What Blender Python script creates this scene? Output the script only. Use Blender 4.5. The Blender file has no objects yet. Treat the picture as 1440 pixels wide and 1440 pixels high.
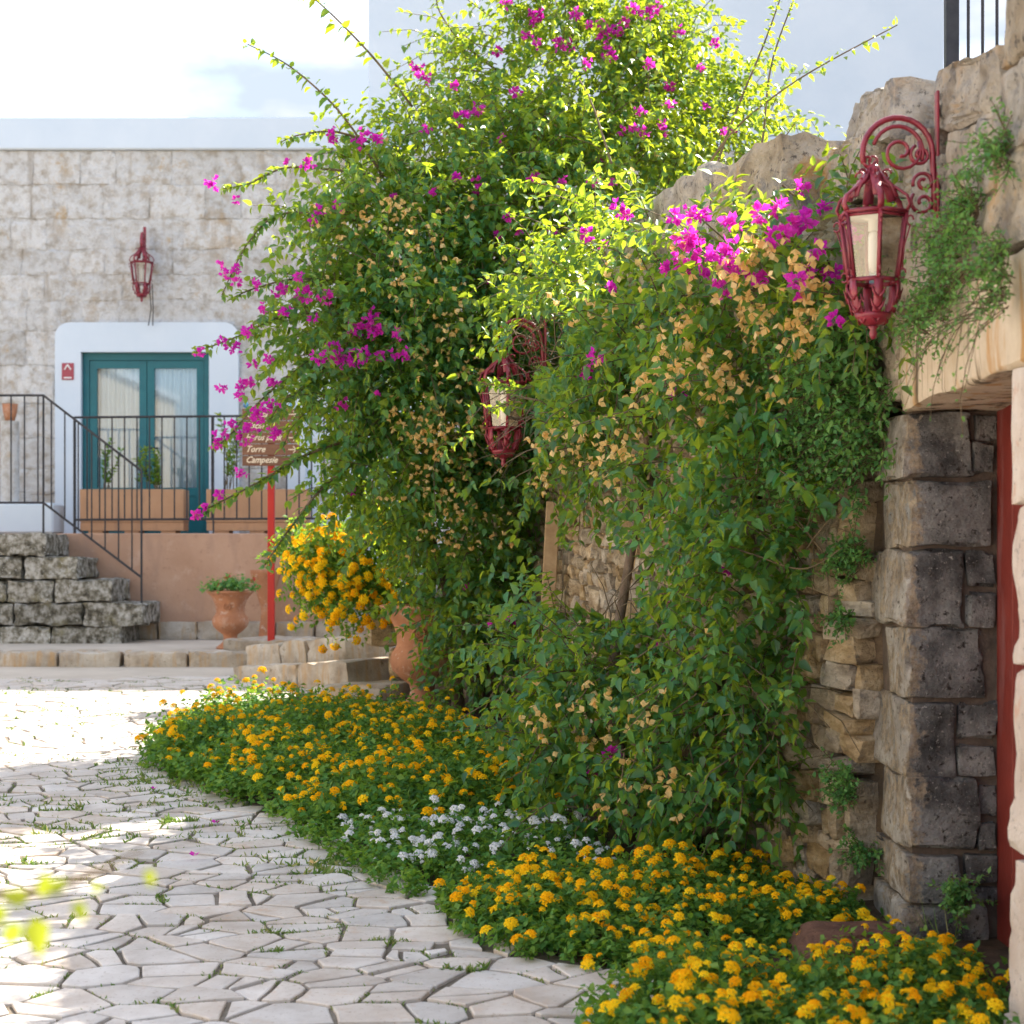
import bpy, bmesh, math, random
import numpy as np
from mathutils import Vector, Matrix, Euler, noise as mnoise

R = math.radians
scene = bpy.context.scene
COL = scene.collection
rnd = random.Random(7)
rng = np.random.default_rng(11)

# ------------------------------------------------------------------ camera, sky, sun, exposure
EYE = 1.727
FPX = 2400.0          # focal length in pixels of the 1440 px photograph
HOR = 780.0           # horizon row
SLOPE = 0.0447        # the lane climbs gently away from the camera

cam_d = bpy.data.cameras.new("camera")
cam = bpy.data.objects.new("camera", cam_d)
COL.objects.link(cam)
cam.location = (0, 0, EYE)
cam.rotation_euler = (R(90), 0, 0)
cam_d.sensor_width = 36
cam_d.lens = 60
cam_d.shift_y = 60 / 1440
cam_d.clip_start = 0.05
cam_d.clip_end = 1000
cam_d.dof.use_dof = True
cam_d.dof.focus_distance = 8.0
cam_d.dof.aperture_fstop = 4.0
scene.camera = cam

SUN_AZ = R(45)     # clockwise from +Y
SUN_EL = R(44.3)
world = bpy.data.worlds.new("World")
scene.world = world
world.use_nodes = True
wn, wl = world.node_tree.nodes, world.node_tree.links
wn.clear()
w_out = wn.new("ShaderNodeOutputWorld")
w_bg = wn.new("ShaderNodeBackground")
w_bg.inputs[1].default_value = 0.13
w_sky = wn.new("ShaderNodeTexSky")
w_sky.sky_type = 'NISHITA'
w_sky.sun_disc = False
w_sky.sun_elevation = SUN_EL
w_sky.sun_rotation = SUN_AZ
w_sky.dust_density = 1.5
w_tc = wn.new("ShaderNodeTexCoord")
w_map = wn.new("ShaderNodeMapping")
w_map.inputs["Scale"].default_value = (1.0, 1.0, 2.2)
w_map.inputs["Location"].default_value = (2.9, 2.03, 3.77)
w_noise = wn.new("ShaderNodeTexNoise")
w_noise.inputs["Scale"].default_value = 3.0
w_noise.inputs["Detail"].default_value = 7
w_noise.inputs["Roughness"].default_value = 0.55
w_ramp = wn.new("ShaderNodeValToRGB")
w_ramp.color_ramp.elements[0].position = 0.36
w_ramp.color_ramp.elements[1].position = 0.58
w_ramp.color_ramp.elements[0].color = (0.10, 0.10, 0.10, 1)
w_mix = wn.new("ShaderNodeMix")
w_mix.data_type = 'RGBA'
w_mix.inputs[7].default_value = (3.5, 3.45, 3.4, 1)
w_noise2 = wn.new("ShaderNodeTexNoise")
w_noise2.inputs["Scale"].default_value = 6.5
w_noise2.inputs["Detail"].default_value = 6
w_cloud = wn.new("ShaderNodeValToRGB")
w_cloud.color_ramp.elements[0].position = 0.38
w_cloud.color_ramp.elements[0].color = (1.35, 1.55, 1.90, 1)
w_cloud.color_ramp.elements[1].position = 0.60
w_cloud.color_ramp.elements[1].color = (2.7, 2.62, 2.5, 1)
wl.new(w_map.outputs[0], w_noise2.inputs["Vector"])
wl.new(w_noise2.outputs[0], w_cloud.inputs[0])
wl.new(w_cloud.outputs[0], w_mix.inputs[7])
wl.new(w_tc.outputs["Generated"], w_map.inputs["Vector"])
wl.new(w_map.outputs[0], w_noise.inputs["Vector"])
wl.new(w_noise.outputs[0], w_ramp.inputs[0])
wl.new(w_ramp.outputs[0], w_mix.inputs[0])
wl.new(w_sky.outputs[0], w_mix.inputs[6])
wl.new(w_mix.outputs[2], w_bg.inputs[0])
wl.new(w_bg.outputs[0], w_out.inputs[0])

sun_d = bpy.data.lights.new("sun", 'SUN')
sun_d.energy = 4.0
sun_d.angle = R(0.6)
sun_d.color = (1.0, 0.92, 0.80)
sun = bpy.data.objects.new("sun", sun_d)
COL.objects.link(sun)
SUN_DIR = Vector((math.sin(SUN_AZ) * math.cos(SUN_EL), math.cos(SUN_AZ) * math.cos(SUN_EL), math.sin(SUN_EL)))
sun.rotation_euler = SUN_DIR.to_track_quat('Z', 'Y').to_euler()
sun.location = (6, 4, 14)

scene.view_settings.view_transform = 'Standard'
scene.view_settings.look = 'None'
scene.view_settings.gamma = 1
scene.view_settings.exposure = 2.12
scene.render.engine = 'CYCLES'
scene.cycles.use_denoising = True
scene.cycles.max_bounces = 8
scene.cycles.transparent_max_bounces = 12
scene.cycles.caustics_reflective = False
scene.cycles.caustics_refractive = False


# ------------------------------------------------------------------ helpers
def ground(y):
    return SLOPE * min(y, 20.0)


def at(px, py, d):
    """world point seen at pixel (px, py) of the photograph and standing d metres away"""
    return Vector(((px - 720) / FPX * d, d, EYE - (py - HOR) / FPX * d))


def tag(o, label=None, cat=None, group=None, kind=None):
    if label: o["label"] = label
    if cat: o["category"] = cat
    if group: o["group"] = group
    if kind: o["kind"] = kind
    return o


def empty(name, loc, label=None, cat=None, group=None, rz=0.0):
    o = bpy.data.objects.new(name, None)
    o.empty_display_size = 0.1
    COL.objects.link(o)
    o.location = loc
    o.rotation_euler = (0, 0, rz)
    return tag(o, label, cat, group)


def link_mesh(name, me, mat, parent=None, loc=None, rot=None, scale=None):
    o = bpy.data.objects.new(name, me)
    COL.objects.link(o)
    if mat is not None and not me.materials:
        me.materials.append(mat)
    if parent is not None:
        o.parent = parent
    if loc is not None: o.location = loc
    if rot is not None: o.rotation_euler = rot
    if scale is not None: o.scale = scale
    return o


class MB:
    """collects shapes and links them as one mesh object (coordinates local to the parent)"""
    def __init__(self):
        self.v, self.f = [], []

    def add(self, vs, fs):
        b = len(self.v)
        self.v += [tuple(v) for v in vs]
        self.f += [tuple(i + b for i in f) for f in fs]
        return self

    def box(self, x0, x1, y0, y1, z0, z1, bev=0.0, jit=0.0):
        bm = bmesh.new()
        bmesh.ops.create_cube(bm, size=1)
        for v in bm.verts:
            v.co = Vector(((x0 + x1) / 2 + v.co.x * (x1 - x0), (y0 + y1) / 2 + v.co.y * (y1 - y0), (z0 + z1) / 2 + v.co.z * (z1 - z0)))
            if jit: v.co += Vector((rnd.uniform(-jit, jit), rnd.uniform(-jit, jit), rnd.uniform(-jit, jit)))
        if bev:
            bmesh.ops.bevel(bm, geom=list(bm.edges), offset=bev, segments=1, affect='EDGES')
        self.from_bm(bm)
        return self

    def from_bm(self, bm, mtx=None):
        bm.verts.ensure_lookup_table()
        bm.verts.index_update()
        vs = [(mtx @ v.co if mtx else v.co.copy()) for v in bm.verts]
        self.add(vs, [[v.index for v in f.verts] for f in bm.faces])
        bm.free()
        return self

    def tube(self, pts, r, n=6, caps=True, flat=None):
        """r a number or a list; flat=(dirvec, wide) squashes the section into a strap"""
        pts = [Vector(p) for p in pts]
        rs = r if isinstance(r, (list, tuple)) else [r] * len(pts)
        vs, fs = [], []
        prev = None
        for i, p in enumerate(pts):
            t = (pts[min(i + 1, len(pts) - 1)] - pts[max(i - 1, 0)])
            if t.length < 1e-9: t = Vector((0, 0, 1))
            t.normalize()
            if prev is None:
                a = t.orthogonal().normalized()
            else:
                a = prev - t * prev.dot(t)
                a = a.normalized() if a.length > 1e-6 else t.orthogonal().normalized()
            if flat is not None:
                w = Vector(flat[0])
                w = (w - t * w.dot(t)).normalized()
                a = w
            prev = a
            b = t.cross(a)
            for k in range(n):
                an = 2 * math.pi * (k + (0.5 if flat is not None else 0)) / n
                if flat is not None:
                    vs.append(p + a * math.cos(an) * flat[1] + b * math.sin(an) * rs[i])
                else:
                    vs.append(p + (a * math.cos(an) + b * math.sin(an)) * rs[i])
        for i in range(len(pts) - 1):
            for k in range(n):
                k2 = (k + 1) % n
                fs.append((i * n + k, i * n + k2, (i + 1) * n + k2, (i + 1) * n + k))
        if caps:
            fs.append(tuple(range(n - 1, -1, -1)))
            e = (len(pts) - 1) * n
            fs.append(tuple(e + k for k in range(n)))
        return self.add(vs, fs)

    def lathe(self, prof, n=24, c=(0, 0, 0), caps=True, arc=None):
        vs, fs = [], []
        for (r, z) in prof:
            for k in range(n):
                a = 2 * math.pi * k / n
                vs.append((c[0] + r * math.cos(a), c[1] + r * math.sin(a), c[2] + z))
        for i in range(len(prof) - 1):
            for k in range(n):
                k2 = (k + 1) % n
                fs.append((i * n + k, i * n + k2, (i + 1) * n + k2, (i + 1) * n + k))
        if caps:
            fs.append(tuple(range(n - 1, -1, -1)))
            fs.append(tuple((len(prof) - 1) * n + k for k in range(n)))
        return self.add(vs, fs)

    def mesh(self, name, mat=None, smooth=False):
        me = bpy.data.meshes.new(name)
        me.from_pydata(self.v, [], self.f)
        if mat: me.materials.append(mat)
        if smooth: me.polygons.foreach_set("use_smooth", [True] * len(me.polygons))
        me.update()
        return me

    def build(self, name, mat, parent=None, smooth=False, **kw):
        return link_mesh(name, self.mesh(name, mat, smooth), None, parent, **kw)


def blockmesh(name, sx, sy, sz, cuts=3, rough=0.012, bev=0.02, seed=0, mat=None, smooth=True, lump=0.0):
    """a weathered block of stone, centred, with softened edges and an uneven face"""
    bm = bmesh.new()
    bmesh.ops.create_cube(bm, size=1)
    bmesh.ops.subdivide_edges(bm, edges=list(bm.edges), cuts=cuts, use_grid_fill=True)
    off = Vector((seed * 7.3, seed * 3.1, seed * 1.7))
    h = Vector((sx / 2, sy / 2, sz / 2))
    for v in bm.verts:
        p = Vector((v.co.x * sx, v.co.y * sy, v.co.z * sz))
        q = Vector(p)
        for i in range(3):           # round the box
            q[i] = max(-h[i] + bev, min(h[i] - bev, p[i]))
        dlt = p - q
        if dlt.length > 1e-9:
            p = q + dlt.normalized() * bev
        nz = Vector((mnoise.noise(p * 5 + off), mnoise.noise(p * 5 + off + Vector((31, 0, 0))), mnoise.noise(p * 5 + off + Vector((0, 47, 0)))))
        p += nz * rough
        lim = sum(1 for i in range(3) if abs(abs(v.co[i]) - .5) < 1e-4)
        if lim >= 2:                 # chipped arrises
            ch_ = max(0.0, mnoise.noise(p * 9 + off) + .25 * mnoise.noise(p * 23 + off)) * min(.05, 1.6 * bev + rough)
            p -= Vector((math.copysign(ch_, v.co.x) if abs(abs(v.co.x) - .5) < 1e-4 else 0, math.copysign(ch_, v.co.y) if abs(abs(v.co.y) - .5) < 1e-4 else 0, math.copysign(ch_, v.co.z) if abs(abs(v.co.z) - .5) < 1e-4 else 0))
        if lump:
            n2 = Vector((mnoise.noise(p * 1.8 + off), mnoise.noise(p * 1.8 + off + Vector((13, 0, 0))), mnoise.noise(p * 1.8 + off + Vector((0, 17, 0)))))
            p += n2 * lump
        v.co = p
    me = bpy.data.meshes.new(name)
    bm.to_mesh(me)
    bm.free()
    if mat: me.materials.append(mat)
    if smooth:
        me.polygons.foreach_set("use_smooth", [True] * len(me.polygons))
        me.set_sharp_from_angle(angle=R(33))
    return me


def rockmesh(name, sx, sy, sz, seed=0, npts=26, sub=3, rough=0.012, box=0.55, mat=None):
    """an angular broken stone: hull of scattered points with a rough skin; box -> 1 keeps it squarer"""
    r = random.Random(int(seed * 1000) + 17)
    bm = bmesh.new()
    for cx in (-1, 1):
        for cy in (-1, 1):
            for cz in (-1, 1):
                k = r.uniform(box, 1.0)
                bm.verts.new((cx * sx / 2 * r.uniform(k, 1), cy * sy / 2 * r.uniform(k, 1), cz * sz / 2 * r.uniform(k, 1)))
    for _ in range(npts):
        a = r.randrange(3)
        p = [r.uniform(-.8, .8), r.uniform(-.8, .8), r.uniform(-.8, .8)]
        p[a] = r.choice((-1, 1)) * r.uniform(.86, 1.0)
        bm.verts.new((p[0] * sx / 2, p[1] * sy / 2, p[2] * sz / 2))
    h = bmesh.ops.convex_hull(bm, input=list(bm.verts))
    bmesh.ops.delete(bm, geom=[v for v in bm.verts if not v.link_faces], context='VERTS')
    if sub:
        bmesh.ops.subdivide_edges(bm, edges=list(bm.edges), cuts=sub, use_grid_fill=True)
    bm.normal_update()
    off = Vector((seed * 7.3, seed * 3.1, seed * 1.7))
    if sub:
        bmesh.ops.smooth_vert(bm, verts=list(bm.verts), factor=0.12, use_axis_x=True, use_axis_y=True, use_axis_z=True)
    nrm = [v.normal.copy() for v in bm.verts]
    for v, nn in zip(bm.verts, nrm):
        v.co += nn * (mnoise.noise(v.co * 7 + off) * rough * 1.6 + mnoise.noise(v.co * 17 + off) * rough * 1.1 + mnoise.noise(v.co * 42 + off) * rough * .6)
    me = bpy.data.meshes.new(name)
    bmesh.ops.recalc_face_normals(bm, faces=bm.faces)
    bm.to_mesh(me)
    bm.free()
    if mat: me.materials.append(mat)
    if sub:
        me.polygons.foreach_set("use_smooth", [True] * len(me.polygons))
        me.set_sharp_from_angle(angle=R(40))
    return me


# ------------------------------------------------------------------ materials
def new_mat(name):
    m = bpy.data.materials.new(name)
    m.use_nodes = True
    nt = m.node_tree
    nt.nodes.clear()
    return m, nt.nodes, nt.links


def nnode(n, kind, **inp):
    x = n.new(kind)
    for k, v in inp.items():
        x.inputs[k.replace("_", " ")].default_value = v
    return x


def ramp(n, stops):
    r = n.new("ShaderNodeValToRGB")
    e = r.color_ramp.elements
    while len(e) < len(stops): e.new(0.5)
    for i, (p, c) in enumerate(stops):
        e[i].position = p
        e[i].color = (c[0], c[1], c[2], 1) if not isinstance(c, (int, float)) else (c, c, c, 1)
    return r


def mixc(n, l, fac, a, b, mode='MIX'):
    m = n.new("ShaderNodeMix")
    m.data_type = 'RGBA'
    m.blend_type = mode
    for sock, val in ((0, fac), (6, a), (7, b)):
        if hasattr(val, "type") and hasattr(val, "is_linked"):
            l.new(val, m.inputs[sock])
        elif isinstance(val, (int, float)):
            m.inputs[sock].default_value = val if sock == 0 else (val, val, val, 1)
        else:
            m.inputs[sock].default_value = (val[0], val[1], val[2], 1)
    return m.outputs[2]


def surface(name, stops, scale=4.0, detail=8, rough=0.85, bump=0.3, bscale=30.0, bdist=0.01, specks=None, rand=0.0, stretch=None,
            stains=None, metallic=0.0, spec=0.3, coat=0.0, hue=0.0):
    """stone / plaster / paint: noise colour, optional specks (scale, threshold, colour), stains, per-object variation and relief"""
    m, n, l = new_mat(name)
    out = n.new("ShaderNodeOutputMaterial")
    bs = n.new("ShaderNodeBsdfPrincipled")
    geo = n.new("ShaderNodeNewGeometry")
    pos = geo.outputs["Position"]
    if stretch:
        mp = n.new("ShaderNodeMapping")
        mp.inputs["Scale"].default_value = stretch
        l.new(pos, mp.inputs["Vector"])
        pos_c = mp.outputs[0]
    else:
        pos_c = pos
    t = nnode(n, "ShaderNodeTexNoise", Scale=scale, Detail=detail, Roughness=0.62)
    l.new(pos_c, t.inputs["Vector"])
    rp = ramp(n, stops)
    l.new(t.outputs[0], rp.inputs[0])
    col = rp.outputs[0]
    for sp in (specks or []):
        sc, lo, hi, c = sp
        t2 = nnode(n, "ShaderNodeTexNoise", Scale=sc, Detail=9, Roughness=0.7)
        l.new(pos, t2.inputs["Vector"])
        r2 = ramp(n, [(lo, 0.0), (hi, 1.0)])
        l.new(t2.outputs[0], r2.inputs[0])
        col = mixc(n, l, r2.outputs[0], col, c)
    for st in (stains or []):
        sc, strv, lo, hi, c = st
        mp2 = n.new("ShaderNodeMapping")
        mp2.inputs["Scale"].default_value = strv
        l.new(pos, mp2.inputs["Vector"])
        t3 = nnode(n, "ShaderNodeTexNoise", Scale=sc, Detail=6, Roughness=0.6)
        l.new(mp2.outputs[0], t3.inputs["Vector"])
        r3 = ramp(n, [(lo, 0.0), (hi, 1.0)])
        l.new(t3.outputs[0], r3.inputs[0])
        col = mixc(n, l, r3.outputs[0], col, c)
    if rand or hue:
        oi = n.new("ShaderNodeObjectInfo")
        hs = n.new("ShaderNodeHueSaturation")
        mr = n.new("ShaderNodeMapRange")
        mr.inputs[3].default_value = 1 - rand
        mr.inputs[4].default_value = 1 + rand
        l.new(oi.outputs["Random"], mr.inputs[0])
        l.new(mr.outputs[0], hs.inputs["Value"])
        if hue:
            mh = n.new("ShaderNodeMapRange")
            mh.inputs[3].default_value = 1 - hue
            mh.inputs[4].default_value = 1 + hue
            wn_ = n.new("ShaderNodeTexWhiteNoise")
            wn_.noise_dimensions = '1D'
            l.new(oi.outputs["Random"], wn_.inputs["W"])
            l.new(wn_.outputs[0], mh.inputs[0])
            l.new(mh.outputs[0], hs.inputs["Saturation"])
        l.new(col, hs.inputs["Color"])
        col = hs.outputs[0]
    l.new(col, bs.inputs["Base Color"])
    bs.inputs["Roughness"].default_value = rough
    bs.inputs["Metallic"].default_value = metallic
    bs.inputs["Specular IOR Level"].default_value = spec
    if coat:
        bs.inputs["Coat Weight"].default_value = coat
        bs.inputs["Coat Roughness"].default_value = 0.2
    if bump:
        tb = nnode(n, "ShaderNodeTexNoise", Scale=bscale, Detail=8, Roughness=0.65)
        l.new(pos, tb.inputs["Vector"])
        bp = nnode(n, "ShaderNodeBump", Strength=bump, Distance=bdist)
        l.new(tb.outputs[0], bp.inputs["Height"])
        l.new(bp.outputs[0], bs.inputs["Normal"])
    l.new(bs.outputs[0], out.inputs[0])
    return m


def leaf_mat(name, stops, trans=0.4, tcol=(0.30, 0.42, 0.03), rough=0.45, spec=0.4, objrand=False):
    """leaf or petal: colour by the leaf's own random number, light passes through"""
    m, n, l = new_mat(name)
    out = n.new("ShaderNodeOutputMaterial")
    bs = n.new("ShaderNodeBsdfPrincipled")
    tr = n.new("ShaderNodeBsdfTranslucent")
    mx = n.new("ShaderNodeMixShader")
    if objrand:
        oi = n.new("ShaderNodeObjectInfo")
        at_ = n.new("ShaderNodeAttribute")
        at_.attribute_name = "rnd"
        ma = n.new("ShaderNodeMath")
        ma.operation = 'ADD'
        l.new(oi.outputs["Random"], ma.inputs[0])
        l.new(at_.outputs["Fac"], ma.inputs[1])
        mf = n.new("ShaderNodeMath")
        mf.operation = 'FRACT'
        l.new(ma.outputs[0], mf.inputs[0])
        src = mf.outputs[0]
    else:
        at_ = n.new("ShaderNodeAttribute")
        at_.attribute_name = "rnd"
        src = at_.outputs["Fac"]
    rp = ramp(n, stops)
    l.new(src, rp.inputs[0])
    l.new(rp.outputs[0], bs.inputs["Base Color"])
    tc = mixc(n, l, 0.75, rp.outputs[0], tcol)
    l.new(tc, tr.inputs["Color"])
    bs.inputs["Roughness"].default_value = rough
    bs.inputs["Specular IOR Level"].default_value = spec
    mx.inputs[0].default_value = trans
    l.new(bs.outputs[0], mx.inputs[1])
    l.new(tr.outputs[0], mx.inputs[2])
    l.new(mx.outputs[0], out.inputs[0])
    return m


def glass_mat(name, tint=(0.9, 0.95, 0.95), refl=0.12):
    m, n, l = new_mat(name)
    out = n.new("ShaderNodeOutputMaterial")
    tr = n.new("ShaderNodeBsdfTransparent")
    tr.inputs[0].default_value = (*tint, 1)
    gl = n.new("ShaderNodeBsdfGlossy")
    gl.inputs["Roughness"].default_value = 0.03
    fr = n.new("ShaderNodeFresnel")
    ad = n.new("ShaderNodeMath")
    ad.operation = 'ADD'
    ad.inputs[1].default_value = refl
    l.new(fr.outputs[0], ad.inputs[0])
    mx = n.new("ShaderNodeMixShader")
    l.new(ad.outputs[0], mx.inputs[0])
    l.new(tr.outputs[0], mx.inputs[1])
    l.new(gl.outputs[0], mx.inputs[2])
    l.new(mx.outputs[0], out.inputs[0])
    return m


M = {}
M['paving'] = surface("pale_limestone", [(0.30, (0.44, 0.38, 0.33)), (0.52, (0.59, 0.54, 0.495)), (0.75, (0.69, 0.645, 0.605))], scale=4.0, rough=0.75, bump=0.35, bscale=45, bdist=0.006,
                      specks=[(55, 0.57, 0.67, (0.40, 0.33, 0.27)), (11, 0.56, 0.72, (0.54, 0.42, 0.33)), (2.5, 0.55, 0.75, (0.58, 0.50, 0.43))], rand=0.12, hue=0.35)
M['joint'] = surface("joint_soil", [(0.3, (0.10, 0.080, 0.058)), (0.55, (0.21, 0.175, 0.135)), (0.75, (0.38, 0.34, 0.29))], scale=6, bump=0.8, bscale=60, bdist=0.01)
M['concrete'] = surface("smooth_lane", [(0.3, (0.46, 0.40, 0.33)), (0.7, (0.60, 0.53, 0.45))], scale=1.8, bump=0.3, bscale=40, bdist=0.006, specks=[(30, 0.60, 0.72, (0.40, 0.34, 0.30))])
M['soil'] = surface("bed_soil", [(0.3, (0.05, 0.035, 0.022)), (0.7, (0.13, 0.085, 0.05))], scale=9, bump=1.0, bscale=40, bdist=0.03)
M['facade'] = surface("whitewashed_stone", [(0.30, (0.42, 0.37, 0.31)), (0.42, (0.56, 0.535, 0.50)), (0.52, (0.67, 0.665, 0.655)), (0.8, (0.75, 0.755, 0.76))], scale=9, rough=0.9, bump=1.0, bscale=22, bdist=0.05, stains=[(1.3, (4, 4, 0.5), 0.58, 0.72, (0.46, 0.41, 0.35))],
                      specks=[(24, 0.57, 0.70, (0.54, 0.51, 0.47)), (1.6, 0.55, 0.66, (0.50, 0.42, 0.33)), (3.1, 0.60, 0.68, (0.56, 0.44, 0.30)), (34, 0.62, 0.70, (0.36, 0.32, 0.27))], rand=0.10, hue=.3)
M['mortar'] = surface("old_mortar", [(0.3, (0.50, 0.46, 0.40)), (0.7, (0.68, 0.65, 0.60))], scale=6, bump=0.6, bscale=40)
M['white'] = surface("white_limewash", [(0.3, (0.58, 0.67, 0.77)), (0.7, (0.66, 0.735, 0.82))], scale=1.2, bump=0.15, bscale=18, bdist=0.01, rough=0.9)  # bluish tint of sky-lit shade put into the white
M['creamwall'] = surface("cream_plaster", [(0.3, (0.62, 0.53, 0.40)), (0.7, (0.72, 0.64, 0.50))], scale=1.5, bump=0.3, bscale=16, bdist=0.012, stains=[(1.5, (3, 3, 0.6), 0.55, 0.75, (0.52, 0.43, 0.32))])
M['pink'] = surface("salmon_plaster", [(0.3, (0.42, 0.25, 0.165)), (0.7, (0.52, 0.33, 0.23))], scale=2.0, bump=0.35, bscale=14, bdist=0.015, specks=[(5, 0.55, 0.72, (0.57, 0.40, 0.31)), (14, 0.58, 0.7, (0.38, 0.22, 0.15))], stains=[(1.5, (3, 3, 0.7), 0.52, 0.72, (0.40, 0.25, 0.18))])
M['lichen'] = surface("lichen_stone", [(0.36, (0.060, 0.052, 0.038)), (0.48, (0.19, 0.175, 0.135)), (0.58, (0.38, 0.365, 0.33)), (0.74, (0.54, 0.53, 0.50))], scale=15, bump=0.9, bscale=28, bdist=0.03,
                      specks=[(26, 0.57, 0.67, (0.09, 0.08, 0.06)), (3.0, 0.56, 0.70, (0.23, 0.20, 0.10)), (38, 0.60, 0.66, (0.66, 0.66, 0.64))], rand=0.22)
M['kerb'] = surface("worn_kerb_stone", [(0.3, (0.26, 0.21, 0.16)), (0.5, (0.44, 0.38, 0.31)), (0.7, (0.60, 0.55, 0.48))], scale=4, bump=0.6, bscale=30, bdist=0.02,
                    specks=[(12, 0.58, 0.7, (0.20, 0.16, 0.11)), (40, 0.62, 0.7, (0.16, 0.13, 0.1))], stains=[(3, (5, 5, 0.6), 0.5, 0.68, (0.46, 0.31, 0.17))], rand=0.12)
M['rubble'] = surface("tan_rubble", [(0.30, (0.26, 0.185, 0.115)), (0.5, (0.50, 0.385, 0.26)), (0.68, (0.70, 0.585, 0.44))], scale=9, stretch=(1, 1, 2.2), bump=1.0, bscale=35, bdist=0.04,
                      specks=[(20, 0.57, 0.70, (0.24, 0.20, 0.16)), (50, 0.62, 0.7, (0.13, 0.10, 0.07))], rand=0.22, hue=0.35)
M['boulder'] = surface("grey_tan_boulder", [(0.30, (0.21, 0.17, 0.13)), (0.44, (0.41, 0.35, 0.275)), (0.57, (0.55, 0.485, 0.40)), (0.76, (0.65, 0.575, 0.47))], scale=5.0, bump=1.0, bscale=22, bdist=0.06,
                       specks=[(30, 0.56, 0.64, (0.13, 0.115, 0.10)), (6, 0.54, 0.64, (0.27, 0.255, 0.25)), (3.2, 0.56, 0.66, (0.52, 0.36, 0.21))], rand=0.22, hue=.35)
M['jamb'] = surface("blackened_lichen_stone", [(0.34, (0.035, 0.032, 0.028)), (0.48, (0.11, 0.10, 0.088)), (0.60, (0.25, 0.235, 0.21)), (0.76, (0.37, 0.35, 0.31))], scale=5.0, bump=1.0, bscale=40, bdist=0.02,
                    specks=[(34, 0.52, 0.64, (0.045, 0.040, 0.035)), (60, 0.60, 0.66, (0.42, 0.41, 0.38)), (4, 0.58, 0.70, (0.22, 0.15, 0.09))], rand=0.12)
M['quoin'] = surface("brown_grey_quoin", [(0.34, (0.10, 0.08, 0.06)), (0.5, (0.26, 0.215, 0.16)), (0.68, (0.42, 0.37, 0.30))], scale=6.0, bump=1.0, bscale=38, bdist=0.02,
                     specks=[(30, 0.55, 0.66, (0.09, 0.075, 0.06)), (8, 0.58, 0.68, (0.44, 0.28, 0.13))], rand=0.12)
def jamb_stone_mat():
    """grey-brown corner stones whose reveal side carries black crust plus lintel shade put into the colour"""
    m, n, l = new_mat("crusted_shaded_jamb_stone")
    out = n.new("ShaderNodeOutputMaterial")
    bs = n.new("ShaderNodeBsdfPrincipled")
    pos = n.new("ShaderNodeNewGeometry").outputs["Position"]

    def nz(sc, det=9, ro=.68):
        t = nnode(n, "ShaderNodeTexNoise", Scale=sc, Detail=det, Roughness=ro)
        l.new(pos, t.inputs["Vector"])
        return t.outputs[0]

    def rmp(src, stops):
        r = ramp(n, stops)
        l.new(src, r.inputs[0])
        return r.outputs[0]
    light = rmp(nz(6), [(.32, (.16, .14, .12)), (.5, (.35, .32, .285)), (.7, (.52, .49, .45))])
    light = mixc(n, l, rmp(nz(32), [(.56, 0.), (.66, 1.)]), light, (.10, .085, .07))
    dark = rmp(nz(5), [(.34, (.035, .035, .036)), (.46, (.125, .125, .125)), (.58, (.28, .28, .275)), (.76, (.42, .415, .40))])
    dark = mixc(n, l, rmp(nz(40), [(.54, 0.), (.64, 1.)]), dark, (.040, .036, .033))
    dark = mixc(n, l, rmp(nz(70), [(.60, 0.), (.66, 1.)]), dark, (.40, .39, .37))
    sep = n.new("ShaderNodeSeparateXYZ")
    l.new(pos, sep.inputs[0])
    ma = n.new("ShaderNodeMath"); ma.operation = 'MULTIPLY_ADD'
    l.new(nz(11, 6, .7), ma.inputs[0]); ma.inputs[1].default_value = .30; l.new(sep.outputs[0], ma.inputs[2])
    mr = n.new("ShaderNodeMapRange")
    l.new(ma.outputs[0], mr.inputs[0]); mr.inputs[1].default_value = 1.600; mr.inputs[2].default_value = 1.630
    col = mixc(n, l, mr.outputs[0], light, dark)  # reveal side darker: crust and painted shade together
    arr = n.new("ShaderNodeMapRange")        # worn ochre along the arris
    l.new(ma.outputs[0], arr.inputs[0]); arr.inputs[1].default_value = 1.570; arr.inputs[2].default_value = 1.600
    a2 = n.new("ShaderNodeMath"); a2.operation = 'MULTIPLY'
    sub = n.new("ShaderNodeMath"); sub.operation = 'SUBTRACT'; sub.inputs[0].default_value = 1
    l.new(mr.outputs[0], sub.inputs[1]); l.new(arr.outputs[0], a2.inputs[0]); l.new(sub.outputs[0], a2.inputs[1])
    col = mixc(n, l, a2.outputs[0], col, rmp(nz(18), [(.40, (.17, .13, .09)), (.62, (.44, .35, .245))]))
    l.new(col, bs.inputs["Base Color"])
    bs.inputs["Roughness"].default_value = .9
    bs.inputs["Specular IOR Level"].default_value = .2
    bp = nnode(n, "ShaderNodeBump", Strength=1.0, Distance=.03)
    l.new(nz(26), bp.inputs["Height"]); l.new(bp.outputs[0], bs.inputs["Normal"])
    l.new(bs.outputs[0], out.inputs[0])
    return m


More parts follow.
